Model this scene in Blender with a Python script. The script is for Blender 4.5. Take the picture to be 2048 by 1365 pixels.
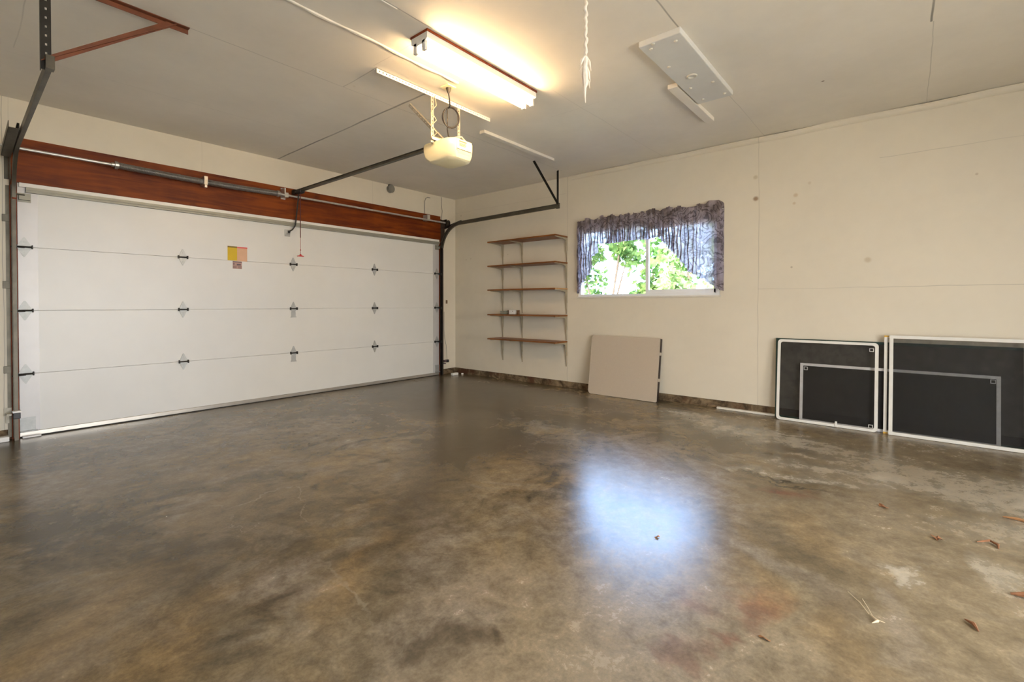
import bpy, bmesh, math, random
from mathutils import Vector, Matrix, noise as mnoise
R = math.radians
sc = bpy.context.scene
for o in list(bpy.data.objects): bpy.data.objects.remove(o)
COL = sc.collection
random.seed(7)

# ------------------------------------------------------------------ camera, world, sun, large lights, exposure
H = 2.824                      # ceiling height
LX, RX, BY = -6.15, 0.0, -7.7  # left wall, right wall, wall behind the camera
cam = bpy.data.cameras.new('camera'); cam_o = bpy.data.objects.new('camera', cam); COL.objects.link(cam_o)
cam.sensor_width = 36; cam.lens = 952.13 * 36 / 2048
cam.shift_x = (1024 - 971.97) / 2048; cam.shift_y = (620.27 - 682.5) / 2048
cam.clip_start = 0.02; cam.clip_end = 300
cam_o.location = (-5.4965, -5.5532, 1.1199)
cam_o.rotation_euler = (R(90) - 0.0119, 0, -0.8445)
sc.camera = cam_o

sc.view_settings.view_transform = 'Standard'; sc.view_settings.look = 'None'
sc.view_settings.gamma = 1; sc.view_settings.use_curve_mapping = False
sc.view_settings.exposure = 0.32

w = bpy.data.worlds.new('sky'); sc.world = w; w.use_nodes = True
wn = w.node_tree; bg = wn.nodes['Background']
tc = wn.nodes.new('ShaderNodeTexCoord'); sx = wn.nodes.new('ShaderNodeSeparateXYZ'); wn.links.new(tc.outputs['Generated'], sx.inputs[0])
# a blue clear sky to the east (window side), bright hazy cloud elsewhere
mr = wn.nodes.new('ShaderNodeMapRange'); mr.interpolation_type = 'SMOOTHSTEP'; wn.links.new(sx.outputs['X'], mr.inputs[0])
mr.inputs[1].default_value = 0.15; mr.inputs[2].default_value = 0.65
mx = wn.nodes.new('ShaderNodeMixRGB'); wn.links.new(mr.outputs[0], mx.inputs[0])
mx.inputs[1].default_value = (1.0, 0.985, 0.935, 1); mx.inputs[2].default_value = (0.85, 1.32, 2.25, 1)
wn.links.new(mx.outputs[0], bg.inputs[0]); bg.inputs[1].default_value = 10.0

sun = bpy.data.lights.new('sun', 'SUN'); sun.energy = 20; sun.angle = R(1.0); sun.color = (1, 0.95, 0.82)
so = bpy.data.objects.new('sun', sun); COL.objects.link(so)
so.rotation_euler = Vector((0.45, -0.45, -0.77)).to_track_quat('-Z', 'Y').to_euler()

def area(name, loc, rot, sx_, sy_, e, col, portal=False):
    l = bpy.data.lights.new(name, 'AREA'); l.shape = 'RECTANGLE'; l.size = sx_; l.size_y = sy_; l.energy = e; l.color = col
    l.cycles.is_portal = portal
    o = bpy.data.objects.new(name, l); COL.objects.link(o); o.location = loc; o.rotation_euler = rot
    return o
# the window and an unseen bay added for fill daylight let the sky in
area('window_portal', (0.2, -3.16, 1.64), (0, R(90), 0), 0.95, 1.8, 1, (1, 1, 1), True)
area('fill_bay_portal', (-3.95, BY - 0.15, 1.05), (R(90), 0, 0), 3.2, 2.1, 1, (1, 1, 1), True)

# ------------------------------------------------------------------ material helpers
class NT:
    def __init__(s, name):
        s.m = bpy.data.materials.new(name); s.m.use_nodes = True
        s.t = s.m.node_tree; s.b = s.t.nodes['Principled BSDF']; s.out = s.t.nodes['Material Output']
        s.tc = s.n('TexCoord'); s._p = None
    def n(s, k, **kw):
        x = s.t.nodes.new('ShaderNode' + k)
        for a, v in kw.items(): setattr(x, a, v)
        return x
    def l(s, a, b): s.t.links.new(a, b)
    def set(s, sock, v):
        if hasattr(v, 'is_linked') or isinstance(v, bpy.types.NodeSocket): s.l(v, sock)
        elif isinstance(v, (tuple, list)) and len(v) == 3 and sock.type == 'RGBA': sock.default_value = (*v, 1)
        else: sock.default_value = v
    def pos(s):
        if s._p is None: s._p = s.n('NewGeometry').outputs['Position']
        return s._p
    def obj(s): return s.tc.outputs['Object']
    def math(s, op, a, b=0.0, c=None, clamp=False):
        x = s.n('Math', operation=op, use_clamp=clamp); s.set(x.inputs[0], a); s.set(x.inputs[1], b)
        if c is not None: s.set(x.inputs[2], c)
        return x.outputs[0]
    def vm(s, op, a, b=(0, 0, 0), out=0):
        x = s.n('VectorMath', operation=op); s.set(x.inputs[0], a); s.set(x.inputs[1], b); return x.outputs[out]
    def noise(s, vec, scale, detail=4, rough=.5, dist=0, col=False):
        x = s.n('TexNoise'); s.l(vec, x.inputs['Vector']); x.inputs['Scale'].default_value = scale
        x.inputs['Detail'].default_value = detail; x.inputs['Roughness'].default_value = rough; x.inputs['Distortion'].default_value = dist
        return x.outputs['Color' if col else 'Fac']
    def mr(s, v, a, b, c=0., d=1., smooth=True):
        x = s.n('MapRange', interpolation_type='SMOOTHSTEP' if smooth else 'LINEAR'); s.set(x.inputs[0], v)
        for i, q in enumerate((a, b, c, d)): x.inputs[i + 1].default_value = q
        return x.outputs[0]
    def mix(s, f, a, b, mode='MIX'):
        x = s.n('MixRGB', blend_type=mode); s.set(x.inputs[0], f); s.set(x.inputs[1], a); s.set(x.inputs[2], b); return x.outputs[0]
    def bump(s, h, strength=.2, dist=.01):
        x = s.n('Bump'); x.inputs['Strength'].default_value = strength; x.inputs['Distance'].default_value = dist
        s.l(h, x.inputs['Height']); s.l(x.outputs[0], s.b.inputs['Normal']); return x
    def mapping(s, vec, loc=(0, 0, 0), rot=0, scale=(1, 1, 1)):
        # result = R(-rot) (vec - loc) / scale
        v = s.vm('SUBTRACT', vec, loc)
        x = s.n('VectorRotate', rotation_type='Z_AXIS'); s.l(v, x.inputs['Vector']); x.inputs['Angle'].default_value = -rot
        return s.vm('DIVIDE', x.outputs[0], scale)

def mat(name, col, rough=.5, metal=0., var=.12, scale=8., bump=0., stretch=(1, 1, 1), spec=None):
    t = NT(name); v = t.vm('MULTIPLY', t.obj(), stretch)
    n = t.noise(v, scale, 5, .6)
    f = t.mr(n, .25, .75, 1 - var, 1 + var, False)
    c = t.mix(1.0, (*col, 1), t.n('CombineXYZ').outputs[0], 'MULTIPLY')
    node = c.node; cb = node.inputs[2].links[0].from_node
    for i in range(3): t.l(f, cb.inputs[i])
    t.l(c, t.b.inputs['Base Color'])
    t.b.inputs['Roughness'].default_value = rough; t.b.inputs['Metallic'].default_value = metal
    if spec is not None: t.b.inputs['Specular IOR Level'].default_value = spec
    if bump: t.bump(n, bump, .004)
    return t.m

M = {}
M['metal'] = mat('galvanised_steel', (.50, .50, .49), .35, .9, .18, 20)
M['metal_pale'] = mat('bright_galvanised_steel', (.62, .62, .60), .4, .75, .15, 25)
M['track'] = mat('dark_oiled_steel', (.12, .11, .085), .45, .6, .3, 9)
M['track_black'] = mat('blackened_steel', (.025, .022, .018), .5, .4, .3, 9)
M['track_warm'] = mat('grimy_steel', (.095, .085, .065), .42, .6, .35, 7)
M['rust'] = mat('red_brown_primer_steel', (.17, .055, .025), .55, .2, .3, 12)
M['spring'] = mat('spring_steel', (.32, .31, .30), .34, .8, .2, 30)
M['white'] = mat('white_paint', (.80, .79, .76), .45, 0, .05, 6)
M['vinyl'] = mat('white_vinyl', (.80, .82, .84), .35, 0, .04, 6)
M['enamel'] = mat('white_enamel', (.82, .80, .76), .3, 0, .04, 6)
M['batten'] = mat('painted_batten', (.72, .69, .62), .55, 0, .08, 14)
M['doorskin'] = mat('cream_steel_door_skin', (.73, .725, .695), .36, 0, .03, 2.5)
M['stile'] = mat('grey_door_stile', (.60, .59, .585), .4, .15, .05, 5)
M['bottom_rail'] = mat('aluminium_bottom_retainer', (.55, .52, .48), .3, .6, .1, 6)
M['rubber'] = mat('black_rubber', (.02, .02, .02), .7)
M['red_cord'] = mat('red_cord', (.30, .012, .012), .6)
M['red_dark'] = mat('dark_red_rod', (.09, .008, .006), .5)
M['red_handle'] = mat('red_plastic', (.48, .01, .012), .4)
M['black_plastic'] = mat('black_plastic', (.02, .018, .02), .45)
M['opener'] = mat('cream_opener_plastic', (.86, .78, .52), .35, 0, .04, 5)
M['opener_lens'] = mat('frosted_lens', (.55, .55, .53), .3)
M['label_ink'] = mat('grey_label_print', (.20, .16, .09), .6)
M['strutgrey'] = mat('grey_zinc_strut', (.33, .32, .265), .5, .3, .1, 10)
M['hinge'] = mat('dull_zinc_hinge', (.46, .47, .46), .5, .45, .12, 30)
M['strap'] = mat('dusty_steel_strap', (.42, .39, .32), .5, .3, .15, 20)
M['board'] = mat('greyish_painted_board', (.66, .66, .64), .6, 0, .05, 6)
M['bracket'] = mat('tan_painted_bracket', (.36, .31, .22), .5, .1, .12, 12)
M['cable'] = mat('dark_cable', (.035, .028, .02), .5)
M['cable_tan'] = mat('tan_bell_wire', (.55, .48, .33), .6)
M['grey_box'] = mat('grey_junction_plastic', (.20, .20, .18), .5)
M['table_top'] = mat('beige_textured_plastic', (.50, .43, .345), .6, 0, .03, 60, .15)
M['table_dark'] = mat('dark_brown_edge', (.022, .012, .010), .5, 0, .2, 20)
M['scr_white'] = mat('white_screen_frame', (.74, .73, .69), .4, .0, .06, 10)
M['scr_silver'] = mat('silver_screen_frame', (.68, .67, .67), .4, .25, .1, 10)
M['scr_green'] = mat('dark_green_screen_frame', (.018, .045, .032), .4, .2, .15, 10)
M['yellow_tip'] = mat('yellow_corner_key', (.70, .42, .06), .4)
M['leafdry'] = mat('dry_leaf', (.22, .095, .042), .8, 0, .35, 60)
M['twig'] = mat('pale_straw', (.62, .52, .36), .8)
M['stick'] = mat('brown_stick', (.27, .13, .05), .8, 0, .3, 30)
M['cotton'] = mat('dusty_cotton', (.86, .78, .68), .9, 0, .12, 30)
M['nailhead'] = mat('pale_plaster_daub', (.66, .64, .58), .6)
M['brass'] = mat('brown_switch_plate', (.16, .10, .05), .5)
M['concrete_out'] = mat('outdoor_ground', (.38, .36, .28), .9, 0, .2, 1.5)
M['bounce_tan'] = mat('pale_bounce_ground', (.58, .50, .38), .9, 0, .1, 1.5)
M['bark'] = mat('bark', (.16, .11, .08), .9, 0, .3, 9)
M['cardboard'] = mat('brown_cardboard', (.12, .06, .025), .8)
M['dish'] = mat('grey_green_metal', (.30, .31, .25), .4, .2)

def wood(name, dark, light, stretch, scale=3., rough=.5, knots=0.):
    t = NT(name); t.b.inputs['Specular IOR Level'].default_value = .25; v = t.vm('MULTIPLY', t.pos(), stretch)
    n = t.noise(v, scale, 8, .62, .6); n2 = t.noise(t.pos(), 1.3, 4, .6, .3)
    f = t.math('ADD', t.math('MULTIPLY', n, .7), t.math('MULTIPLY', n2, .5))
    c = t.mix(t.mr(f, .42, .78), dark, light)
    if knots:
        k = t.mr(t.noise(t.vm('MULTIPLY', t.pos(), (1, 1, 1.6)), 3.1, 3, .5), .60, .74)
        c = t.mix(t.math('MULTIPLY', k, knots), c, tuple(q * .25 for q in dark))
    t.l(c, t.b.inputs['Base Color']); t.b.inputs['Roughness'].default_value = rough
    t.bump(n, .15, .003)
    return t.m
M['beam'] = wood('red_brown_laminated_beam', (.085, .011, .0015), (.24, .050, .0025), (.5, 1, 6), 3.0, .5, .8)
M['jamb'] = wood('red_brown_jamb', (.10, .018, .006), (.30, .06, .012), (4, 4, .5), 3.0, .5)
M['shelf'] = wood('stained_shelf_board', (.15, .050, .010), (.32, .12, .030), (5, .7, 5), 4.0, .42)
M['shelf_end'] = wood('raw_shelf_end', (.48, .27, .10), (.62, .36, .15), (5, 5, 5), 6.0, .6)

# walls: cream paint, sheet joints and small stains that belong to the paint
def paint(name, col, lines=(), spots=(), var=.035, rough=.6):
    """lines: (axis, value, halfwidth, darkness, gate_axis, g0, g1); spots: (centre, radius, colour, strength)"""
    t = NT(name); p = t.pos(); s = t.n('SeparateXYZ'); wob = t.noise(p, 2.2, 2, col=True)
    pw = t.vm('ADD', p, t.vm('MULTIPLY', t.vm('SUBTRACT', wob, (.5, .5, .5)), (.03, .03, .03)))
    t.l(pw, s.inputs[0]); X = s.outputs
    n = t.noise(p, 1.1, 5, .6); n2 = t.noise(p, 9, 4, .6)
    f = t.math('ADD', t.mr(n, .3, .7, 1 - var, 1 + var, False), t.mr(n2, .3, .7, -.012, .012, False))
    cb = t.n('CombineXYZ'); [t.l(f, cb.inputs[i]) for i in range(3)]
    c = t.mix(1, col, cb.outputs[0], 'MULTIPLY')
    h = n2
    for ax, val, hw, dk, ga, g0, g1 in lines:
        d = t.math('ABSOLUTE', t.math('SUBTRACT', X[ax], val)); m = t.mr(d, hw * .3, hw, 1, 0)
        g = t.math('MULTIPLY', t.math('GREATER_THAN', X[ga], g0), t.math('LESS_THAN', X[ga], g1))
        m = t.math('MULTIPLY', t.math('MULTIPLY', m, g), dk)
        m = t.math('MULTIPLY', m, t.mr(n, .30, .62, .45, 1))
        c = t.mix(m, c, tuple(q * .22 for q in col))
    for ctr, rad, cc, st in spots:
        d = t.vm('LENGTH', t.vm('DIVIDE', t.vm('SUBTRACT', pw, ctr), (rad, rad, rad)), out=1)
        c = t.mix(t.math('MULTIPLY', t.mr(d, .3, 1, 1, 0), st), c, cc)
    t.l(c, t.b.inputs['Base Color']); t.b.inputs['Roughness'].default_value = rough
    t.bump(h, .12, .004)
    return t.m
WC = (.70, .645, .535)
M['wall_r'] = paint('cream_wall_paint', WC,
    [(1, -2.13, .004, .5, 2, 0, 3), (1, -4.40, .004, .38, 2, 0, 3), (2, 1.275, .004, .35, 1, -8, -4.40),
     (2, 2.42, .004, .30, 1, -8, -5.35), (1, -6.62, .004, .4, 2, 0, 3), (2, 2.60, .005, .15, 1, -2.1, 0)],
    [((0, -4.37, 2.20), .035, (.24, .12, .05), .8), ((0, -4.37, 2.42), .03, (.42, .34, .2), .5), ((0, -4.72, 2.19), .028, (.5, .36, .2), .55),
     ((0, -4.71, 2.11), .02, (.5, .36, .2), .5), ((0, -4.83, 2.29), .02, (.5, .4, .28), .4), ((0, -5.27, 1.52), .035, (.5, .40, .26), .6),
     ((0, -4.69, 1.48), .014, (.3, .25, .18), .6), ((0, -5.95, 2.17), .014, (.4, .3, .2), .5), ((0, -1.10, 1.86), .015, (.3, .25, .18), .5),
     ((0, -.25, 1.83), .014, (.3, .25, .18), .5), ((0, -.13, 2.55), .02, (.3, .26, .16), .4), ((0, -.35, 1.84), .014, (.3, .25, .18), .45)])
M['wall_b'] = paint('cream_wall_paint_door_side', WC,
    [(0, -3.73, .004, .2, 2, 2.5, 3), (0, -1.6, .004, .2, 2, 2.5, 3), (0, -5.205, .004, .45, 2, 0, 3), (0, -5.165, .003, .2, 2, 0, 3)], [])
M['ceil'] = paint('off_white_ceiling_paint', (.78, .74, .665),
    [(1, -1.0, .006, .10, 0, -7, 0), (1, -2.225, .006, .30, 0, -5.2, -.3), (1, -3.34, .006, .55, 0, -3.95, -3.5), (1, -3.42, .004, .2, 0, -2.3, 0),
     (1, -4.48, .007, .75, 0, -3.2, -2.50), (1, -4.45, .004, .3, 0, -1.4, 0), (1, -5.655, .004, .35, 0, -1.55, 0), (1, -5.645, .008, .95, 0, -3, -1.55),
     (0, -3.44, .007, .55, 1, -2.68, -2.23), (0, -3.47, .005, .22, 1, -3.17, -2.68), (0, -2.93, .014, .85, 1, -2.64, 0.1), (0, -2.92, .004, .3, 1, -3.0, -2.64),
     (0, -5.2, .005, .3, 1, -1.9, -1.1), (0, -1.85, .004, .15, 1, -3.6, -3.1)],
    [((-1.06, -5.05, H), .014, (.12, .07, .03), .9), ((-3.39, -2.3, H), .02, (.66, .6, .5), .6), ((-2.60, -1.63, H), .02, (.66, .62, .52), .5)], .06, .62)

# floor: sealed stained concrete
def floor_mat():
    t = NT('stained_sealed_concrete'); p = t.pos()
    wc = t.vm('SUBTRACT', t.noise(p, 1.6, 6, .62, .4, col=True), (.5, .5, .5))
    wv = t.vm('MULTIPLY', wc, (.85, .85, 0)); pw = t.vm('ADD', p, wv)
    n1 = t.noise(p, .95, 8, .62, .9); n2 = t.noise(p, 2.6, 9, .66, .7); n3 = t.noise(p, 11, 8, .7, .3); n4 = t.noise(p, 70, 4, .7)
    c = t.mix(t.mr(n1, .38, .64), (.080, .060, .030), (.190, .150, .092))
    c = t.mix(t.math('MULTIPLY', t.mr(n2, .46, .64), .60), c, (.215, .185, .140))
    o = t.noise(t.vm('ADD', p, (7.3, 2.1, 0)), 1.7, 6, .6, .6)
    c = t.mix(t.math('MULTIPLY', t.mr(o, .50, .68), .55), c, (.215, .150, .062))
    d = t.noise(t.vm('ADD', p, (-3.3, 12.1, 0)), 2.0, 7, .65, .8)
    c = t.mix(t.math('MULTIPLY', t.mr(d, .50, .64), .72), c, (.055, .045, .024))
    tex = t.mr(t.math('ADD', t.math('MULTIPLY', n3, .6), t.math('MULTIPLY', n2, .4)),   .24, .76)
    BR = (.070, .050, .024); GR = (.25, .215, .175); OR = (.27, .175, .070); WH = (.56, .53, .46); DK = (.040, .029, .015); RD = (.14, .035, .020); TN = (.29, .235, .155)
    # x, y, rx, ry, angle, colour, strength, breakup 0..1
    B = [(-4.6, -4.4, 1.3, .8, .75, TN, .50, .5), (-4.0, -4.9, .9, .8, .6, TN, .65, .4), (-3.4, -5.2, .8, .6, .6, TN, .40, .5), (-1.2, -6.0, 2.0, 1.3, .1, TN, .5, .4), (-.9, -4.9, 2.0, .5, .55, TN, .35, .5), (-3.6, -6.1, 1.2, 1.2, 0, TN, .5, .6),
         (-3.0, -3.0, 1.2, .30, .75, DK, .75, .5), (-3.75, -3.45, .9, .28, .9, DK, .65, .5), (-2.7, -3.3, .45, .9, .6, BR, .7, .4), (-4.5, -3.0, 1.0, .35, .7, BR, .55, .5),
         (-1.5, -1.6, 1.3, .9, .8, BR, .85, .3), (-2.6, -2.9, .8, .5, .7, DK, .6, .5), (-1.35, -3.0, .5, .5, .2, BR, .6, .5), (-2.3, -2.3, .9, .6, .8, BR, .6, .4), (-.9, -2.3, .6, 1.6, 0, BR, .55, .5),
         (-4.62, -3.62, .22, .12, .4, GR, .85, .7), (-4.55, -3.78, .14, .09, 0, GR, .7, .6), (-4.25, -4.35, .38, .20, .3, GR, .7, .75), (-4.05, -3.95, .45, .2, .9, GR, .5, .8),
         (-4.68, -3.78, .12, .05, .3, DK, .8, .3), (-4.46, -4.40, .10, .09, 0, DK, .8, .4), (-4.40, -4.50, .07, .05, 0, DK, .8, .3), (-4.21, -3.70, .16, .1, .4, DK, .6, .5),
         (-5.25, -3.50, .5, .16, .9, OR, .55, .5), (-5.1, -3.75, .4, .16, .6, OR, .5, .5), (-4.42, -3.83, .28, .10, .8, OR, .5, .4), (-4.3, -4.9, .8, .3, .3, TN, .5, .5),
         (-4.0, -.9, 1.3, .55, .35, GR, .38, .6), (-3.2, -1.4, .9, .4, .5, GR, .35, .6), (-2.05, -4.0, .7, .55, .6, GR, .45, .6), (-2.6, -4.5, .6, .4, .6, GR, .5, .7), (-3.2, -4.6, .35, .3, .4, GR, .55, .7),
         (-.52, -3.86, .16, .34, .1, WH, .75, .75), (-.78, -4.25, .20, .45, -.2, WH, .75, .7), (-.95, -4.75, .26, .5, .1, WH, .7, .75), (-1.15, -5.25, .3, .6, 0, WH, .75, .8),
         (-1.60, -5.45, .16, .75, .10, WH, .85, .7), (-1.35, -5.95, .4, .5, 0, WH, .85, .6), (-1.85, -5.05, .07, .40, .05, WH, .6, .6), (-2.0, -6.0, .30, .25, 0, WH, .7, .6),
         (-1.25, -4.85, .14, .28, 0, DK, .85, .5), (-1.20, -5.12, .12, .25, 0, DK, .8, .5), (-1.55, -5.12, .10, .32, 0, BR, .8, .5), (-1.05, -5.55, .10, .25, 0, BR, .7, .5), (-.75, -5.9, .10, .3, 0, BR, .5, .5),
         (-1.92, -4.90, .02, .30, .05, DK, .9, .3), (-2.00, -5.02, .018, .34, -.12, DK, .9, .3),
         (-2.15, -5.03, .12, .16, 0, RD, .75, .6), (-3.50, -5.08, .14, .12, 0, RD, .7, .6), (-3.78, -5.08, .07, .05, 0, RD, .6, .5), (-3.62, -4.88, .12, .08, 0, RD, .4, .6), (-3.95, -5.05, .10, .08, 0, RD, .5, .6),
         (-3.18, -5.22, .30, .09, .9, GR, .75, .7), (-3.05, -5.02, .22, .10, .9, GR, .6, .7), (-2.90, -5.58, .07, .05, .2, WH, .85, .5), (-3.32, -5.62, .22, .08, .3, GR, .7, .6), (-2.68, -5.86, .18, .12, 0, WH, .75, .6), (-3.1, -5.52, .1, .06, 0, GR, .6, .5),
         (-3.3, -5.33, .45, .08, .8, DK, .55, .6), (-2.95, -5.20, .4, .10, .9, BR, .6, .5), (-3.35, -5.05, .25, .1, .6, OR, .45, .4), (-2.7, -5.25, .4, .12, .7, OR, .40, .5),
         (-3.5, -5.45, .35, .12, .5, OR, .40, .5), (-.35, -1.2, .22, 1.4, 0, GR, .3, .7), (-.30, -3.0, .2, 1.0, 0, TN, .6, .6), (-.35, -4.4, .22, .6, 0, TN, .9, .3), (-.45, -5.6, .32, .8, 0, TN, .9, .3), (-1.2, -5.6, .6, .9, 0, TN, .6, .5), (-2.3, -5.9, .8, .7, 0, TN, .5, .5),
         (-1.0, -3.1, .30, .7, .3, GR, .45, .7), (-5.25, -1.0, .1, .35, .1, DK, .4, .4)]
    for x, y, rx, ry, a, cc, st, br in B:
        q = t.mapping(pw, (x, y, 0), a, (rx, ry, 1))
        q = t.vm('MULTIPLY', q, (1, 1, 0))
        d = t.vm('LENGTH', q, out=1); m = t.mr(d, .12, 1.35, 1, 0)
        k = t.math('ADD', 1 - br, t.math('MULTIPLY', tex, br)) if br < 1 else tex
        m = t.math('MULTIPLY', t.math('MULTIPLY', m, k), st)
        c = t.mix(m, c, cc)
    # fine grain, hairline cracks, light specks
    g = t.mr(n3, .3, .7, .70, 1.30, False); g2 = t.mr(n4, .3, .7, .84, 1.16, False); gg = t.math('MULTIPLY', g, g2)
    cb = t.n('CombineXYZ'); [t.l(gg, cb.inputs[i]) for i in range(3)]; c = t.mix(1, c, cb.outputs[0], 'MULTIPLY')
    vo = t.n('TexVoronoi', feature='DISTANCE_TO_EDGE'); t.l(t.vm('ADD', p, t.vm('MULTIPLY', wc, (.6, .6, 0))), vo.inputs['Vector']); vo.inputs['Scale'].default_value = .75
    crk = t.math('MULTIPLY', t.mr(vo.outputs[0], 0, .0035, 1, 0), t.mr(t.noise(p, 1.2, 3), .56, .64))
    c = t.mix(t.math('MULTIPLY', crk, .35), c, (.32, .27, .2))
    v2 = t.n('TexVoronoi', feature='F1'); t.l(p, v2.inputs['Vector']); v2.inputs['Scale'].default_value = 7; 
    sp = t.math('MULTIPLY', t.mr(v2.outputs['Distance'], .014, .026, 1, 0), t.math('GREATER_THAN', t.n('SeparateColor').outputs[0], .72))
    sep = [x for x in t.t.nodes if x.bl_idname == 'ShaderNodeSeparateColor'][-1]; t.l(v2.outputs['Color'], sep.inputs[0])
    c = t.mix(sp, c, (.75, .68, .55))
    t.l(c, t.b.inputs['Base Color'])
    lum = t.n('RGBToBW'); t.l(c, lum.inputs[0])
    rg = t.math('ADD', t.mr(t.math('ADD', t.math('MULTIPLY', n2, .5), t.math('MULTIPLY', n3, .5)), .3, .7, .215, .265, False), t.mr(lum.outputs[0], .12, .7, 0, .20))
    t.l(rg, t.b.inputs['Roughness']); t.b.inputs['Specular IOR Level'].default_value = .42
    b = t.n('Bump'); b.inputs['Strength'].default_value = .28; b.inputs['Distance'].default_value = .006
    t.l(t.math('ADD', t.math('MULTIPLY', n2, .9), t.math('MULTIPLY', n3, .35)), b.inputs['Height']); t.l(b.outputs[0], t.b.inputs['Normal'])
    return t.m
M['floor'] = floor_mat()

def curb_mat():
    t = NT('dirty_concrete_curb'); p = t.pos(); n = t.noise(p, 7, 8, .7, .6); n2 = t.noise(p, 2.2, 5, .6)
    c = t.mix(t.mr(n, .35, .66), (.045, .026, .010), (.26, .19, .11)); c = t.mix(t.mr(n2, .5, .62), c, (.085, .035, .014))
    t.l(c, t.b.inputs['Base Color']); t.b.inputs['Roughness'].default_value = .85; t.bump(n, .5, .01); return t.m
M['curb'] = curb_mat()

def mesh_mat(name, op):
    t = NT(name); p = t.pos(); s = t.n('SeparateXYZ'); t.l(p, s.inputs[0])
    tr = t.n('BsdfTransparent'); mx = t.n('MixShader')
    n = t.noise(p, 14, 5, .7); t.set(mx.inputs[0], t.mr(n, .3, .7, op - .05, op + .05, False))
    t.b.inputs['Base Color'].default_value = (.012, .010, .008, 1); t.b.inputs['Roughness'].default_value = .6
    t.l(tr.outputs[0], mx.inputs[1]); t.l(t.b.outputs[0], mx.inputs[2]); t.l(mx.outputs[0], t.out.inputs[0]); return t.m
M['mesh_half'] = mesh_mat('medium_screen_mesh', .42); M['mesh_dark'] = mesh_mat('dense_screen_mesh', .74); M['mesh_mid'] = mesh_mat('screen_mesh', .68); M['mesh_fine'] = mesh_mat('fine_screen_mesh', .20)

def glass_mat():
    t = NT('window_glass'); tr = t.n('BsdfTransparent'); tr.inputs[0].default_value = (.96, .98, .98, 1)
    gl = t.n('BsdfGlossy'); gl.inputs['Roughness'].default_value = .02; fr = t.n('Fresnel'); fr.inputs[0].default_value = 1.45
    mx = t.n('MixShader'); t.l(fr.outputs[0], mx.inputs[0]); t.l(tr.outputs[0], mx.inputs[1]); t.l(gl.outputs[0], mx.inputs[2])
    t.l(mx.outputs[0], t.out.inputs[0]); return t.m
M['glass'] = glass_mat()

def curtain_mat():
    t = NT('paisley_sheer_fabric'); p = t.pos(); 
    wn_ = t.vm('SUBTRACT', t.noise(p, 4.5, 3, .5, 1.2, col=True), (.5, .5, .5))
    q = t.vm('ADD', p, t.vm('MULTIPLY', wn_, (.0, .32, .32)))
    vo = t.n('TexVoronoi', feature='F1'); t.l(t.vm('MULTIPLY', q, (0, 1, 1)), vo.inputs['Vector']); vo.inputs['Scale'].default_value = 5.5
    rings = t.math('SINE', t.math('MULTIPLY', vo.outputs['Distance'], 30)); ln = t.mr(rings, .35, .85)
    n = t.noise(p, 9, 5, .6)
    c = t.mix(t.mr(n, .35, .65), (.22, .18, .18), (.46, .40, .44))
    c = t.mix(t.math('MULTIPLY', ln, .75), c, (.080, .060, .060))
    df = t.n('BsdfDiffuse'); t.l(c, df.inputs[0]); tl = t.n('BsdfTranslucent'); t.l(t.mix(.15, c, (.5, .5, .6)), tl.inputs[0])
    tr = t.n('BsdfTransparent'); m1 = t.n('MixShader'); m1.inputs[0].default_value = .45; m2 = t.n('MixShader')
    t.l(df.outputs[0], m1.inputs[1]); t.l(tl.outputs[0], m1.inputs[2])
    t.set(m2.inputs[0], t.mr(ln, 0, 1, .08, .03, False)); t.l(m1.outputs[0], m2.inputs[1]); t.l(tr.outputs[0], m2.inputs[2])
    t.l(m2.outputs[0], t.out.inputs[0]); return t.m
M['curtain'] = curtain_mat()

def leaf_mat(name, a, b):
    t = NT(name); n = t.noise(t.pos(), 5, 4); c = t.mix(t.mr(n, .35, .65), a, b)
    df = t.n('BsdfDiffuse'); tl = t.n('BsdfTranslucent'); t.l(c, df.inputs[0]); t.l(c, tl.inputs[0])
    m = t.n('MixShader'); m.inputs[0].default_value = .45; t.l(df.outputs[0], m.inputs[1]); t.l(tl.outputs[0], m.inputs[2]); t.l(m.outputs[0], t.out.inputs[0]); return t.m
M['leaf'] = leaf_mat('green_leaves', (.028, .075, .018), (.17, .25, .08))
M['leaf2'] = leaf_mat('yellow_green_leaves', (.11, .18, .05), (.42, .50, .26))

def emit(name, col, st):
    t = NT(name); t.b.inputs['Base Color'].default_value = (.9, .9, .9, 1)
    t.b.inputs['Emission Color'].default_value = (*col, 1); t.b.inputs['Emission Strength'].default_value = st; return t.m
M['tube'] = emit('lit_fluorescent_tube', (1, .66, .34), 66)

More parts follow.
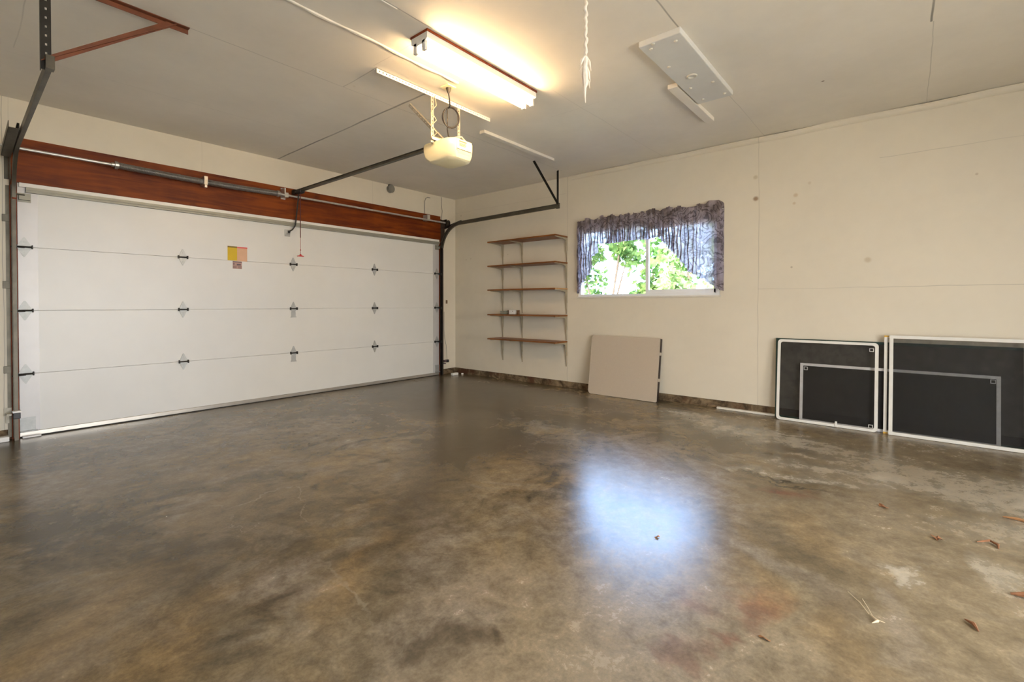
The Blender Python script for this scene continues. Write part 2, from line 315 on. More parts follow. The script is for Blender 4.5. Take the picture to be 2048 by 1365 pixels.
# ------------------------------------------------------------------ mesh helpers
class MB:
    def __init__(s): s.bm = bmesh.new()
    def box(s, x0, x1, y0, y1, z0, z1, m=None, bev=0.):
        vs = [Vector((x, y, z)) for x in (x0, x1) for y in (y0, y1) for z in (z0, z1)]
        if m: vs = [m @ v for v in vs]
        v = [s.bm.verts.new(q) for q in vs]
        fs = [s.bm.faces.new([v[i] for i in f]) for f in ((0, 1, 3, 2), (4, 6, 7, 5), (0, 4, 5, 1), (2, 3, 7, 6), (0, 2, 6, 4), (1, 5, 7, 3))]
        if bev:
            es = list({e for f in fs for e in f.edges}); bmesh.ops.bevel(s.bm, geom=es, offset=bev, segments=2, affect='EDGES', profile=.5)
        return s
    def prism(s, pts, axis, a, b, m=None):
        """pts 2D polygon extruded along axis from a to b; axis 'x': pts=(y,z); 'y': (x,z); 'z': (x,y)"""
        def mk(p, t):
            v = Vector((t, p[0], p[1])) if axis == 'x' else Vector((p[0], t, p[1])) if axis == 'y' else Vector((p[0], p[1], t))
            return s.bm.verts.new(m @ v if m else v)
        A = [mk(p, a) for p in pts]; B = [mk(p, b) for p in pts]; n = len(pts)
        s.bm.faces.new(A); s.bm.faces.new(B[::-1])
        for i in range(n): s.bm.faces.new((A[i], B[i], B[(i + 1) % n], A[(i + 1) % n]))
        return s
    def tube(s, pts, r, seg=8, cap=True):
        pts = [Vector(p) for p in pts]; rs = r if isinstance(r, (list, tuple)) else [r] * len(pts); rings = []
        ref = None
        for i, p in enumerate(pts):
            d = (pts[min(i + 1, len(pts) - 1)] - pts[max(i - 1, 0)])
            d = d.normalized() if d.length > 1e-9 else Vector((0, 0, 1))
            if ref is None: ref = d.orthogonal().normalized()
            ref = (ref - d * ref.dot(d)); ref = ref.normalized() if ref.length > 1e-6 else d.orthogonal().normalized()
            b = d.cross(ref)
            rings.append([s.bm.verts.new(p + (ref * math.cos(2 * math.pi * k / seg) + b * math.sin(2 * math.pi * k / seg)) * rs[i]) for k in range(seg)])
        for A, B in zip(rings, rings[1:]):
            for k in range(seg): s.bm.faces.new((A[k], A[(k + 1) % seg], B[(k + 1) % seg], B[k]))
        if cap: s.bm.faces.new(rings[0][::-1]); s.bm.faces.new(rings[-1])
        return s
    def sweep(s, prof, path, x0):
        """prof: closed polygon (dx, dn) swept along (y,z) path at x0; dn is across the path"""
        rings = []
        P = [Vector((0, y, z)) for y, z in path]
        for i, p in enumerate(P):
            d = (P[min(i + 1, len(P) - 1)] - P[max(i - 1, 0)]).normalized(); nn = Vector((0, -d.z, d.y))
            rings.append([s.bm.verts.new(Vector((x0 + a, 0, 0)) + p + nn * b) for a, b in prof])
        n = len(prof)
        for A, B in zip(rings, rings[1:]):
            for k in range(n): s.bm.faces.new((A[k], A[(k + 1) % n], B[(k + 1) % n], B[k]))
        s.bm.faces.new(rings[0][::-1]); s.bm.faces.new(rings[-1]); return s
    def perf(s, L, W, m, hole=.016, pitch=.032, t=.002):
        """perforated strip along local x, width along z, thickness y"""
        e = (W - hole * .7) / 2
        s.box(0, L, 0, t, 0, e, m); s.box(0, L, 0, t, W - e, W, m)
        x = 0
        while x < L - 1e-4:
            s.box(x, min(x + pitch - hole, L), 0, t, e, W - e, m); x += pitch
        return s
    def build(s, name, material, parent=None, smooth=False):
        bmesh.ops.recalc_face_normals(s.bm, faces=s.bm.faces)
        me = bpy.data.meshes.new(name); s.bm.to_mesh(me); s.bm.free()
        me.materials.append(M[material] if isinstance(material, str) else material)
        if smooth:
            for p in me.polygons: p.use_smooth = True
            try: me.set_sharp_from_angle(angle=R(40))
            except Exception: pass
        o = bpy.data.objects.new(name, me); COL.objects.link(o)
        if parent: o.parent = parent; o.matrix_parent_inverse = Matrix.Identity(4)
        return o

def rebase(o, loc):
    """put the origin of a top-level mesh at loc without moving it"""
    loc = Vector(loc); o.data.transform(Matrix.Translation(-loc)); o.location = loc; return o
def tag(o, label, cat, group=None, kind=None):
    o['label'] = label; o['category'] = cat
    if group: o['group'] = group
    if kind: o['kind'] = kind
    return o
class Thing:
    """an Empty at the base; parts are given in world coordinates and stored relative to it"""
    def __init__(s, name, label, cat, loc=(0, 0, 0), group=None, kind=None):
        s.e = bpy.data.objects.new(name, None); COL.objects.link(s.e); s.e.location = loc; s.loc = Vector(loc)
        s.e.empty_display_size = .05
        tag(s.e, label, cat, group, kind)
    def part(s, mb, name, material, smooth=False, parent=None, label=None):
        o = mb.build(name, material, None, smooth); o.data.transform(Matrix.Translation(-s.loc)); o.parent = parent or s.e
        if label: o['label'] = label
        return o
def align(p, q, up=(0, 0, 1)):
    """matrix placing local x from p towards q"""
    p = Vector(p); q = Vector(q); x = (q - p).normalized(); u = Vector(up); y = u.cross(x).normalized(); z = x.cross(y)
    m = Matrix((x, y, z)).transposed().to_4x4(); m.translation = p; return m

# ------------------------------------------------------------------ structure
fl = MB().box(LX - .2, .16, BY - 1.5, .30, -.12, 0).build('floor', 'floor'); tag(fl, 'stained brown sealed concrete floor of the garage', 'floor', kind='structure')
ce = MB().box(LX - .2, .16, BY - .2, .2, H, H + .12).build('ceiling', 'ceil'); tag(ce, 'greyish white painted board ceiling with visible sheet joints', 'ceiling', kind='structure')
WY0, WY1, WZ0, WZ1 = -4.035, -2.295, 1.215, 2.085     # window opening
wr = MB().box(0, .14, WY1, .2, .085, H).box(0, .14, BY - .2, WY0, .085, H).box(0, .14, WY0, WY1, .085, WZ0).box(0, .14, WY0, WY1, WZ1, H).build('wall_right', 'wall_r')
tag(wr, 'cream painted wall on the right holding the window and shelves', 'wall', kind='structure')
DX0, DX1, DZ = -5.118, -.365, 2.137                  # garage door opening
wb = MB().box(LX - .2, -5.165, 0, .14, .085, H).box(-.335, 0, 0, .14, .085, H).box(-5.165, -.335, 0, .14, 2.505, H).build('wall_back', 'wall_b')
tag(wb, 'cream painted wall around the garage door', 'wall', kind='structure')
wl = MB().box(LX - .14, LX, BY - .2, 0, 0, H).build('wall_left', 'wall_b'); tag(wl, 'cream painted wall to the left of the camera', 'wall', kind='structure')
wf = MB().box(LX, -5.55, BY - .14, BY, 0, H).box(-2.35, 0, BY - .14, BY, 0, H).box(-5.55, -2.35, BY - .14, BY, 2.1, H).build('wall_front', 'wall_b')  # unseen opening added in this wall so fill daylight enters
tag(wf, 'cream wall behind the camera with an open bay added for fill daylight', 'wall', kind='structure')
cb1 = MB().box(.012, .14, BY, .02, 0, .085).build('baseboard_right', 'curb'); tag(cb1, 'dirty brown concrete curb under the window wall', 'curb', kind='structure')
cb2 = MB().box(LX, -5.165, .012, .14, 0, .085).box(-.335, .012, .012, .14, 0, .085).build('baseboard_back', 'curb'); tag(cb2, 'dirty brown curb beside the garage door', 'curb', kind='structure')
# taped cove ridge along the top of the window wall and the door wall
def ridge(name, pts, lab):
    m = MB(); rings = []
    prof = [(0, 0), (-.022, -.004), (-.026, -.02), (-.014, -.05), (0, -.058)]
    random.seed(3)
    for p, n in pts:
        j = 1 + random.uniform(-.25, .25); k = random.uniform(-.006, .006)
        rings.append([m.bm.verts.new(Vector(p) + Vector(n) * (a * -j) + Vector((0, 0, b + (k if b else 0)))) for a, b in prof])
    for A, B in zip(rings, rings[1:]):
        for i in range(len(prof) - 1): m.bm.faces.new((A[i], A[i + 1], B[i + 1], B[i]))
    o = m.build(name, 'wall_r', None, True); tag(o, lab, 'trim', kind='structure'); return o
ridge('trim_1', [((-.001, -2.20 - i * .35, H), (-1, 0, 0)) for i in range(16)], 'uneven taped cove strip where the window wall meets the ceiling')
# thin battens on the ceiling
m = MB(); xs_ = [-4.6 + i * .09 for i in range(20)]
m.tube([(x, -2.95 + .006 * math.sin(x * 9) + (.02 if x > -3.2 else 0) * (x + 3.2), H - .002) for x in xs_], [.009 + .003 * math.sin(x * 23) for x in xs_], 6)
o = m.build('trim_2', 'batten', None, True); tag(o, 'thin white ridge running over the ceiling in front of the fluorescent light', 'trim', kind='structure')
m = MB().box(-4.45, -3.77, -3.337, -3.325, H - .006, H + .001); o = m.build('trim_3', 'batten'); tag(o, 'short white tape ridge on the ceiling near the top edge of the photo', 'trim', kind='structure')
# header beam and jambs
bm_ = MB().box(-5.165, -.335, -.012, .12, 2.137, 2.385, bev=.002).box(-5.165, -.335, -.006, .12, 2.387, 2.508, bev=.002)
o = bm_.build('header_beam', 'beam'); tag(rebase(o, (-2.75, 0, 2.137)), 'red brown wooden header beam above the garage door', 'beam')
for nm, x0, x1, lab in (('door_jamb', -5.165, DX0 - .002, 'narrow red brown wooden jamb at the left edge of the garage door'), ('door_jamb', DX1 + .002, -.335, 'narrow red brown wooden jamb at the right edge of the garage door')):
    o = MB().box(x0, x1, -.010, .12, 0, 2.137).build(nm, 'jamb'); tag(rebase(o, ((x0 + x1) / 2, 0, 0)), lab, 'door jamb')

# ------------------------------------------------------------------ garage door
S = .5334
door = Thing('door_1', 'closed cream sectional garage door with four rows and steel hinges', 'garage door', (-2.74, 0, 0), kind='structure')
sec = []
for i in range(4):
    z0 = i * S + (.045 if i == 0 else .0008); z1 = (i + 1) * S - .0008
    m = MB().box(DX0, DX1, 0, .045, z0, z1, bev=.002)
    p = door.part(m, 'door_section', 'doorskin'); sec.append(p)
    m = MB().box(DX0 + .001, DX0 + .125, -.0015, .001, z0 + .004, z1 - .004).box(DX1 - .125, DX1 - .001, -.0015, .001, z0 + .004, z1 - .004)
    door.part(m, 'end_stile', 'stile', parent=p, label='grey end stile')
m = MB().box(DX0, DX1, -.006, .05, .008, .044, bev=.002); br = door.part(m, 'bottom_retainer', 'bottom_rail')
door.part(MB().box(DX0, DX1, .046, .06, .005, 2.136), 'light_leak_backing', 'doorskin')  # hidden backing sheet added to stop sky light leaking through the section seams
door.part(MB().box(DX0, DX1, -.002, .045, 0, .010), 'rubber_seal', 'rubber', parent=br)
# strut along the top: white top lip and a silver channel
m = MB().box(DX0 + .01, DX1 - .01, -.022, 0, 2.098, 2.134, bev=.003); st = door.part(m, 'top_strut', 'enamel')
m = MB().box(DX0 + .05, DX1 - .02, -.048, -.001, 2.094, 2.0975).box(DX0 + .05, DX1 - .02, -.050, -.046, 2.074, 2.0975).box(DX0 + .05, DX1 - .02, -.030, -.001, 2.056, 2.062).box(DX0 + .05, DX1 - .02, -.032, -.028, 2.056, 2.080)
door.part(m, 'strut_channel', 'strutgrey', parent=st)
HX = [-5.079, -3.913, -2.746, -1.580, -.414]
def leaf_plate(m, x, z, wd=.036, hh=.078):
    m.prism([(x - wd, z - .014), (x - .004, z - hh), (x + .004, z - hh), (x + wd, z - .014), (x + wd, z + .014), (x + .004, z + hh), (x - .004, z + hh), (x - wd, z + .014)], 'y', -.006, 0)
for k in (1, 2, 3):
    for i, x in enumerate(HX):
        z = k * S; end = i in (0, 4)
        m = MB(); leaf_plate(m, x, z, .042 if end else .034, .082)
        if i == 2 and k < 3: m.box(x - .028, x + .028, -.004, 0, z - .10, z - .04); m.box(x - .034, x + .034, -.010, 0, z - .106, z - .096)
        for dz in (-.045, .045): m.tube([(x, -.006, z + dz), (x, -.010, z + dz)], .005, 6)
        h = door.part(m, 'hinge', 'hinge')
        hw = .040 if not end else .048
        m = MB().tube([(x - hw, -.020, z), (x + hw, -.020, z)], .007, 8)
        for sx_ in (-1, 1): m.box(x + sx_ * hw - .004, x + sx_ * hw + .004, -.030, 0, z - .016, z + .016, bev=.001)
        if end:
            sg = -1 if i == 0 else 1
            m.tube([(x, -.030, z - .006), (x + sg * .085, -.045, z - .006)], .005, 8)
        door.part(m, 'hinge_barrel', 'track_black', parent=h)
        if end:
            m = MB().tube([(x + sg * .062, -.045, z - .006), (x + sg * .078, -.045, z - .006)], .020, 14)
            door.part(m, 'roller', 'track', parent=h)
for x, sg in ((-5.075, -1), (-.41, 1)):
    m = MB().box(x - .035, x + .035, -.035, -.001, 1.990, 2.035, bev=.002).box(x - .04, x + .04, -.006, -.001, 1.975, 2.05); h = door.part(m, 'top_roller_bracket', 'strutgrey')
    m = MB().tube([(x, -.04, 2.03), (x + sg * .08, -.04, 2.03)], .006, 8).tube([(x + sg * .06, -.04, 2.03), (x + sg * .078, -.04, 2.03)], .020, 12); door.part(m, 'roller', 'track', parent=h)
    m = MB().box(x - .04, x + .055, -.005, -.001, .05, .165).box(x - .04, x + .065, -.03, -.002, .050, .056); door.part(m, 'corner_bracket', 'hinge')
# opener arm bracket and the stickers
door.part(MB().box(-2.85, -2.785, -.012, -.001, 1.93, 2.01, bev=.002).box(-2.835, -2.80, -.045, -.010, 1.955, 1.995), 'arm_bracket', 'metal')
m = MB().box(-3.484, -3.386, -.0022, -.0012, 1.600, 1.752); wl_ = door.part(m, 'warning_sticker', mat('yellow_sticker', (.62, .42, .0), .5, 0, .05), label='yellow and pink warning sticker')
door.part(MB().box(-3.484, -3.386, -.0030, -.0022, 1.741, 1.757), 'sticker_header', mat('olive_sticker_header', (.18, .12, .0), .5), parent=wl_)
door.part(MB().box(-3.386, -3.279, -.0022, -.0012, 1.597, 1.748), 'sticker_panel', mat('peach_sticker', (.66, .40, .25), .5, 0, .08), parent=wl_)
door.part(MB().box(-3.386, -3.277, -.0030, -.0022, 1.741, 1.755), 'sticker_band', mat('coral_sticker_band', (.72, .12, .11), .5), parent=wl_)
m = MB().box(-3.432, -3.336, -.0022, -.0012, 1.512, 1.594); wl_ = door.part(m, 'small_sticker', mat('faded_pink_sticker', (.42, .26, .22), .6, 0, .12), label='small faded pink grey sticker')
m = MB().box(-3.390, -3.348, -.0030, -.0022, 1.550, 1.565).box(-3.432, -3.336, -.0030, -.0022, 1.582, 1.592).box(-3.426, -3.414, -.003, -.0022, 1.556, 1.572)
for a in range(4): m.box(-3.428, -3.392 , -.003, -.0022, 1.518 + a * .007, 1.5205 + a * .007); m.box(-3.378, -3.340, -.003, -.0022, 1.517 + a * .007, 1.5195 + a * .007)
door.part(m, 'sticker_print', mat('dark_sticker_print', (.12, .08, .09), .6), parent=wl_)

# ------------------------------------------------------------------ door tracks
def arc_path(yv, yh0, zh, yend, zend, z0=0.0):
    """vertical at y=yv up, quarter curve, horizontal at zh to yend"""
    r = abs(yh0 - yv); pts = [(yv, z0), (yv, .6), (yv, 1.2), (yv, zh - r)]
    for i in range(1, 13):
        a = math.pi / 2 * i / 12; pts.append((yv - r + r * math.cos(a), zh - r + r * math.sin(a)))
    pts.append((yend * .5 + yh0 * .5, (zh + zend) / 2)); pts.append((yend, zend)); return pts
def cprof(sg, d=.024, w_=.026, t=.0025):
    # C channel, web away from the door, mouth towards it (sg=+1 mouth to +x)
    return [(0, -w_), (sg * d, -w_), (sg * d, -w_ + t + .004), (sg * (d - t), -w_ + t + .004), (sg * (d - t), -w_ + t), (sg * t, -w_ + t), (sg * t, w_ - t), (sg * (d - t), w_ - t), (sg * (d - t), w_ - t - .004), (sg * d, w_ - t - .004), (sg * d, w_), (0, w_)]
def track(side):
    left = side == 'left'; x = -5.154 if left else -.343; sg = 1 if left else -1; mt = 'track_warm' if left else 'track'
    lab = 'worn steel door track with curved corner at the left edge of the photo' if left else 'dark steel door track curving out from the far right corner'
    T = Thing('door_track', lab, 'door track', (x, -.06, 0), group='tracks of the garage door')
    yv = -.055
    T.part(MB().sweep(cprof(sg), [(yv, 0), (yv, .7), (yv, 1.4), (yv, 1.98)], x), 'vertical_rail', mt if left else 'track_black', True)
    T.part(MB().sweep(cprof(sg), [p for p in arc_path(yv, -.46, 2.352, -2.23, 2.372) if p[1] > 1.95], x), 'curved_rail', mt if left else 'track', True)
    # angle leg standing off the wall beside the vertical rail
    m = MB().box(x - sg * .004, x, yv - .015, .0, .02, 2.1).box(x - sg * .034, x, -.004, -.0005, .02, 2.1)
    T.part(m, 'wall_angle', mt if left else 'track_black')
    # flag plate tying the curve to the header and the straight strut above it
    m = MB().prism([(0, 2.10), (-.10, 2.14), (-.10, 2.43), (-.02, 2.46), (0, 2.46)], 'x', x - sg * .010, x - sg * .006)
    m.box(x - sg * .040, x, -.004, 0, 2.15, 2.46)
    T.part(m, 'flag_bracket', mt)
    L = .85 if left else .46
    m = MB().box(0, L, -.0015, .0015, -.018, .018, align((x - sg * .008, -.02, 2.30 if not left else 2.32), (x - sg * .008, -L, 2.375)))
    m.box(0, L, -.012, .0015, .015, .018, align((x - sg * .008, -.02, 2.30 if not left else 2.32), (x - sg * .008, -L, 2.375)))
    if left: m.box(.10, L - .02, -.055, -.0015, -.018, -.014, align((x - .008, -.02, 2.32), (x - .008, -L, 2.375))); m.box(.10, L - .02, -.055, -.051, -.018, .03, align((x - .008, -.02, 2.32), (x - .008, -L, 2.375)))
    T.part(m, 'angle_strut', mt if left else 'track_black')
    # hanger (perforated angle) and diagonal brace at the far end
    if left:
        m = MB().perf(.49, .040, align((x - .02, -2.20, 2.335), (x - .02, -2.20, H), (1, 0, 0)), .012, .046).box(x - .022, x - .019, -2.202, -2.17, 2.335, H)
        T.part(m, 'hanger', 'track_black')
        m = MB().box(0, .77, -.002, .002, -.018, .018, align((x - .02, -2.20, 2.375), (-4.565, -2.205, H), (0, 1, 0))).box(0, .745, -.016, .016, -.002, .002, align((x, -2.205, 2.385), (-4.60, -2.205, H - .01), (0, 1, 0)))
        T.part(m, 'brace', 'rust', label='red brown brace')
        m = MB().box(-5.75, -4.50, -2.23, -2.195, H - .004, H).box(-5.75, -4.50, -2.197, -2.193, H - .03, H)
        T.part(m, 'ceiling_angle', 'rust', label='red brown angle iron')
    else:
        m = MB().perf(.46, .028, align((x, -2.21, 2.36), (x, -2.21, H), (0, 1, 0)), .010, .04).box(x - .002, x + .001, -2.212, -2.190, 2.36, H)
        T.part(m, 'hanger', 'track_black')
        m = MB().box(0, .70, -.002, .002, -.016, .016, align((x, -2.215, 2.375), (-.89, -2.215, H), (0, 1, 0))).box(0, .70, -.014, .014, -.002, .002, align((x, -2.215, 2.375), (-.89, -2.215, H), (0, 1, 0)))
        T.part(m, 'brace', 'track_black')
    T.part(MB().box(x - .006, x + .03 * sg, -2.235, -2.19, 2.335, 2.405, bev=.002), 'end_plate', mt)
    for z in (.55, 1.25, 1.8): T.part(MB().box(x - sg * .055, x - sg * .004, -.008, -.001, z, z + .06, bev=.002), 'jamb_bracket', mt)
    return T
track('left'); track('right')
# photo eye sensors clamped on the tracks
T = Thing('safety_sensor', 'silver and black safety sensor clamped low on the left track', 'sensor', (-5.155, -.09, .19), group='safety sensors')
T.part(MB().box(-5.164, -5.120, -.130, -.084, .185, .235, bev=.004), 'sensor_body', 'black_plastic')
T.part(MB().box(-5.168, -5.116, -.133, -.082, .234, .248, bev=.002), 'sensor_cap', 'enamel')
T.part(MB().box(-5.210, -5.165, -.012, -.002, .20, .265).box(-5.200, -5.17, -.09, -.002, .21, .225).box(-5.20, -5.18, -.014, -.002, .14, .20), 'sensor_bracket', 'strap')
T = Thing('safety_sensor', 'small black safety sensor beside the right track near the floor', 'sensor', (-.25, -.06, .19), group='safety sensors')
T.part(MB().box(-.270, -.225, -.085, -.045, .195, .24, bev=.004), 'sensor_body', 'black_plastic')
T.part(MB().box(-.33, -.27, -.075, -.07, .20, .24).box(-.33, -.315, -.075, -.001, .205, .235).box(-.29, -.27, -.065, -.001, .17, .185), 'sensor_bracket', mat('purple_grey_bracket', (.20, .14, .15), .5, .4))
m = MB().tube([(-.26, -.008, 1.0), (-.262, -.008, .72), (-.255, -.010, .60), (-.235, -.03, .46), (-.243, -.05, .32), (-.25, -.065, .24)], .0028, 6)
tag(rebase(m.build('sensor_wire', 'grey_box', None, True), (-.26, -.01, .24)), 'thin grey wire drooping to the sensor beside the right track', 'wire')

# ------------------------------------------------------------------ torsion spring assembly
T = Thing('torsion_spring_assembly', 'steel torsion shaft with a dark coil spring across the header beam', 'spring shaft', (-2.74, -.09, 2.39))
zc = 2.398; yc = -.095
T.part(MB().tube([(-5.50, yc, zc), (-.235, yc, zc)], .0125, 12), 'shaft', 'metal_pale', True)
# wound spring: ridged tube that sags a little in its middle
def sag(x): return -.012 * math.sin(math.pi * (x + 4.45) / 1.48)
n = 420; pts = []; rr = []
for i in range(n + 1):
    x = -4.45 + 1.48 * i / n; pts.append((x, yc, zc + sag(x))); rr.append(.0285 + (.0018 if i % 2 else -.0018))
sp = T.part(MB().tube(pts, rr, 16), 'spring', 'spring', False)
for x, d in ((-4.47, 1), (-2.97, -1)):
    T.part(MB().tube([(x - .035, yc, zc), (x - .012, yc, zc), (x - .012, yc, zc), (x + .012, yc, zc), (x + .012, yc, zc), (x + .03, yc, zc)], [.020, .020, .036, .036, .026, .026], 14), 'spring_cone', 'metal', parent=sp)
T.part(MB().box(-3.752, -3.716, -.135, -.0125, 2.352, 2.44, bev=.003).box(-3.745, -3.723, -.132, -.10, 2.325, 2.352), 'centre_bracket', 'metal')
T.part(MB().box(-2.895, -2.850, -.11, -.0125, 2.372, 2.425, bev=.002).box(-2.90, -2.885, -.115, -.0125, 2.40, 2.475).box(-2.90, -2.845, -.018, -.0125, 2.36, 2.49), 'anchor_bracket', 'metal_pale')
T.part(MB().box(-.70, -.645, -.11, -.0125, 2.388, 2.475, bev=.002), 'support_bracket', 'metal_pale')
for x in (-5.150, -.285):
    m = MB().tube([(x - .03, yc, zc), (x - .03, yc, zc), (x - .018, yc, zc), (x - .018, yc, zc), (x + .025, yc, zc), (x + .03, yc, zc), (x + .03, yc, zc)], [.001, .05, .05, .042, .042, .052, .001], 20, False)
    T.part(m, 'cable_drum', 'track_warm' if x < -1 else 'track_black', True)
    T.part(MB().box(x - .004 + (.03 if x < -1 else -.03), x + .004 + (.03 if x < -1 else -.03), -.125, -.0125, 2.33, 2.45), 'end_bearing_plate', 'track_warm' if x < -1 else 'track_black')

# ------------------------------------------------------------------ opener
ox = -2.746
T = Thing('opener_rail', 'long dark steel opener rail running from the header to the motor', 'rail', (ox, -.05, 2.46))
m = MB().box(ox - .017, ox + .017, -2.60, -.075, 2.447, 2.451).box(ox - .0015, ox + .0015, -2.60, -.075, 2.451, 2.478).box(ox - .012, ox + .012, -2.60, -.075, 2.476, 2.479).box(ox - .019, ox - .015, -2.60, -.075, 2.447, 2.460).box(ox + .015, ox + .019, -2.60, -.075, 2.447, 2.460)
T.part(m, 'rail', 'track')
T.part(MB().box(ox - .022, ox + .022, -.085, -.013, 2.435, 2.487, bev=.004).tube([(ox, -.06, 2.44), (ox, -.06, 2.485)], .026, 14), 'header_pulley', 'track_black')
tr_ = T.part(MB().box(ox - .030, ox + .030, -.24, -.13, 2.425, 2.460, bev=.006), 'trolley', 'black_plastic')
T.part(MB().tube([(ox, -.15, 2.44), (ox - .002, -.10, 2.20), (ox - .004, -.07, 2.06)], .0085, 8).tube([(ox - .004, -.07, 2.06), (ox - .03, -.05, 2.01), (-2.818, -.035, 1.978)], .008, 8).tube([(-2.818, -.055, 1.978), (-2.818, -.012, 1.978)], .015, 10), 'door_arm', 'track_black', True)
T.part(MB().tube([(ox, -.185, 2.43), (ox, -.185, 1.905)], .0055, 8), 'rope_sleeve', 'red_dark', True)
rp = T.part(MB().tube([(ox, -.185, 1.905), (ox, -.185, 1.70)], .0025, 6).tube([(ox, -.185, 1.765), (ox, -.185, 1.755)], .006, 8), 'release_rope', 'red_cord', True)
T.part(MB().prism([(ox - .042, 1.690), (ox - .008, 1.698), (ox - .005, 1.712), (ox + .005, 1.712), (ox + .008, 1.698), (ox + .042, 1.690), (ox + .038, 1.683), (ox - .038, 1.683)], 'y', -.193, -.177), 'release_handle', 'red_handle', parent=rp)

T = Thing('garage_door_opener', 'cream plastic garage door opener motor hung below the ceiling', 'garage opener', (-2.74, -2.70, 2.27))
def loft(m, sections):
    rings = [[m.bm.verts.new(v) for v in s_] for s_ in sections]; n = len(rings[0])
    for A, B in zip(rings, rings[1:]):
        for k in range(n): m.bm.faces.new((A[k], A[(k + 1) % n], B[(k + 1) % n], B[k]))
    m.bm.faces.new(rings[0][::-1]); m.bm.faces.new(rings[-1]); return m
def plan(x0, x1, y0, y1, z, cx_=.045, cy_=.05, cf=.03):
    return [(x0 + cx_, y0, z), (x1 - cx_, y0, z), (x1, y0 + cy_, z), (x1, y1 - cf, z), (x1 - cf, y1, z), (x0 + cf, y1, z), (x0, y1 - cf, z), (x0, y0 + cy_, z)]
mx0, mx1, my0, my1 = -2.885, -2.600, -2.87, -2.515
m = loft(MB(), [plan(mx0 + .05, mx1 - .05, my0 + .035, my1 - .12, 2.272), plan(mx0 + .018, mx1 - .018, my0 + .012, my1 - .06, 2.288), plan(mx0 + .004, mx1 - .004, my0 + .002, my1 - .018, 2.325),
               plan(mx0, mx1, my0, my1, 2.375), plan(mx0, mx1, my0, my1, 2.425), plan(mx0 + .006, mx1 - .006, my0 + .006, my1 - .006, 2.440), plan(mx0 + .02, mx1 - .02, my0 + .02, my1 - .02, 2.445)])
bmesh.ops.bevel(m.bm, geom=list(m.bm.edges), offset=.004, segments=2, affect='EDGES')
T.part(m, 'motor_housing', 'opener', True)
T.part(MB().box(mx0 + .055, mx1 - .055, my0 - .003, my0 + .002, 2.345, 2.435, bev=.001), 'rear_panel', 'opener')
m = MB().box(mx0 + .085, mx1 - .115, my0 - .0042, my0 - .003, 2.414, 2.424)
for i in range(4): m.box(mx0 + .088, mx1 - .13 + .01 * (i % 2), my0 - .0042, my0 - .003, 2.382 + i * .007, 2.385 + i * .007)
T.part(m, 'rating_label', 'label_ink')
T.part(MB().box(mx0 + .060, mx1 - .060, my0 - .0045, my0 - .003, 2.352, 2.357), 'vent_slot', 'cable')
T.part(MB().prism([(my0 - .002, 2.345), (my0 + .004, 2.318), (my0 + .03, 2.290), (my0 + .08, 2.272), (my0 + .08, 2.282), (my0 + .035, 2.30), (my0 + .01, 2.325), (my0 + .006, 2.345)], 'x', mx0 + .075, mx1 - .075), 'light_lens', 'opener_lens', True)
# straps
zt = 2.80
for x, zz in ((-2.905, 2.425), (-2.603, 2.44)):
    m = MB().perf(zt - zz, .030, align((x - .015, -2.672, zz), (x - .015, -2.672, zt), (1, 0, 0)), .011, .030).box(x + .012, x + .015, -2.672, -2.648, zz, zt)
    T.part(m, 'hanging_strap', 'strap')
m = MB().perf(.55, .030, align((-2.93, -2.42, 2.80), (-2.70, -2.66, 2.452), (0, 1, 0)), .011, .030).perf(.55, .024, align((-2.93, -2.42, 2.80), (-2.70, -2.66, 2.452), (1, 0, 0)), .010, .030)
T.part(m, 'diagonal_strap', 'strap')
T.part(MB().box(-2.92, -2.59, -2.685, -2.66, 2.445, 2.45).box(-2.92, -2.59, -2.687, -2.684, 2.445, 2.470).tube([(-2.80, -2.70, 2.455), (-2.80, -2.63, 2.455)], .008, 8), 'cross_bracket', 'metal')
T.part(MB().tube([(-2.905, -2.70, 2.79), (-2.885, -2.70, 2.72), (-2.93, -2.69, 2.66), (-2.885, -2.70, 2.60), (-2.93, -2.69, 2.55), (-2.88, -2.70, 2.50), (-2.92, -2.70, 2.46), (-2.86, -2.72, 2.455), (-2.80, -2.76, 2.45)], .0035, 6), 'bell_wire', 'cable_tan', True)
T.part(MB().tube([(-2.78, -2.75, 2.445), (-2.76, -2.79, 2.475), (-2.72, -2.82, 2.482), (-2.69, -2.83, 2.455), (-2.68, -2.84, 2.44)], .006, 8), 'wire_loom', 'cable_tan', True)
# ceiling angle that carries the opener
T = Thing('perforated_ceiling_angle', 'cream perforated angle iron fixed flat on the ceiling above the opener', 'angle iron', (-2.82, -2.67, H))
m = MB().perf(1.24, .034, align((-3.44, -2.675, H - .034), (-2.20, -2.675, H - .034)), .010, .030).box(-3.44, -2.20, -2.675, -2.64, H - .003, H)
T.part(m, 'angle', 'enamel')
# socket plate and coiled cable
T = Thing('ceiling_socket', 'square socket plate on the ceiling feeding the opener cord', 'socket', (-2.88, -2.83, H))
T.part(MB().box(-2.935, -2.845, -2.885, -2.795, H - .008, H, bev=.003), 'cover_plate', 'opener')
T.part(MB().tube([(-2.885, -2.84, H - .008), (-2.885, -2.84, H - .035), (-2.885, -2.84, H - .05)], [.022, .014, .006], 10), 'plug', 'cable')
cx0, cy0, cz0 = -2.80, -2.78, 2.625
pts = [(-2.885, -2.84, 2.78), (-2.865, -2.83, 2.74), (-2.83, -2.80, 2.705)]
for i in range(0, 110):
    a = math.pi / 2 + .3 + 2 * math.pi * i / 36; r = .072 + .004 * math.sin(i * .37)
    u = r * math.cos(a) * .9; v = r * math.sin(a)
    pts.append((cx0 + u * .72, cy0 - u * .70 + .004 * math.sin(i * .21), cz0 + v * 1.12))
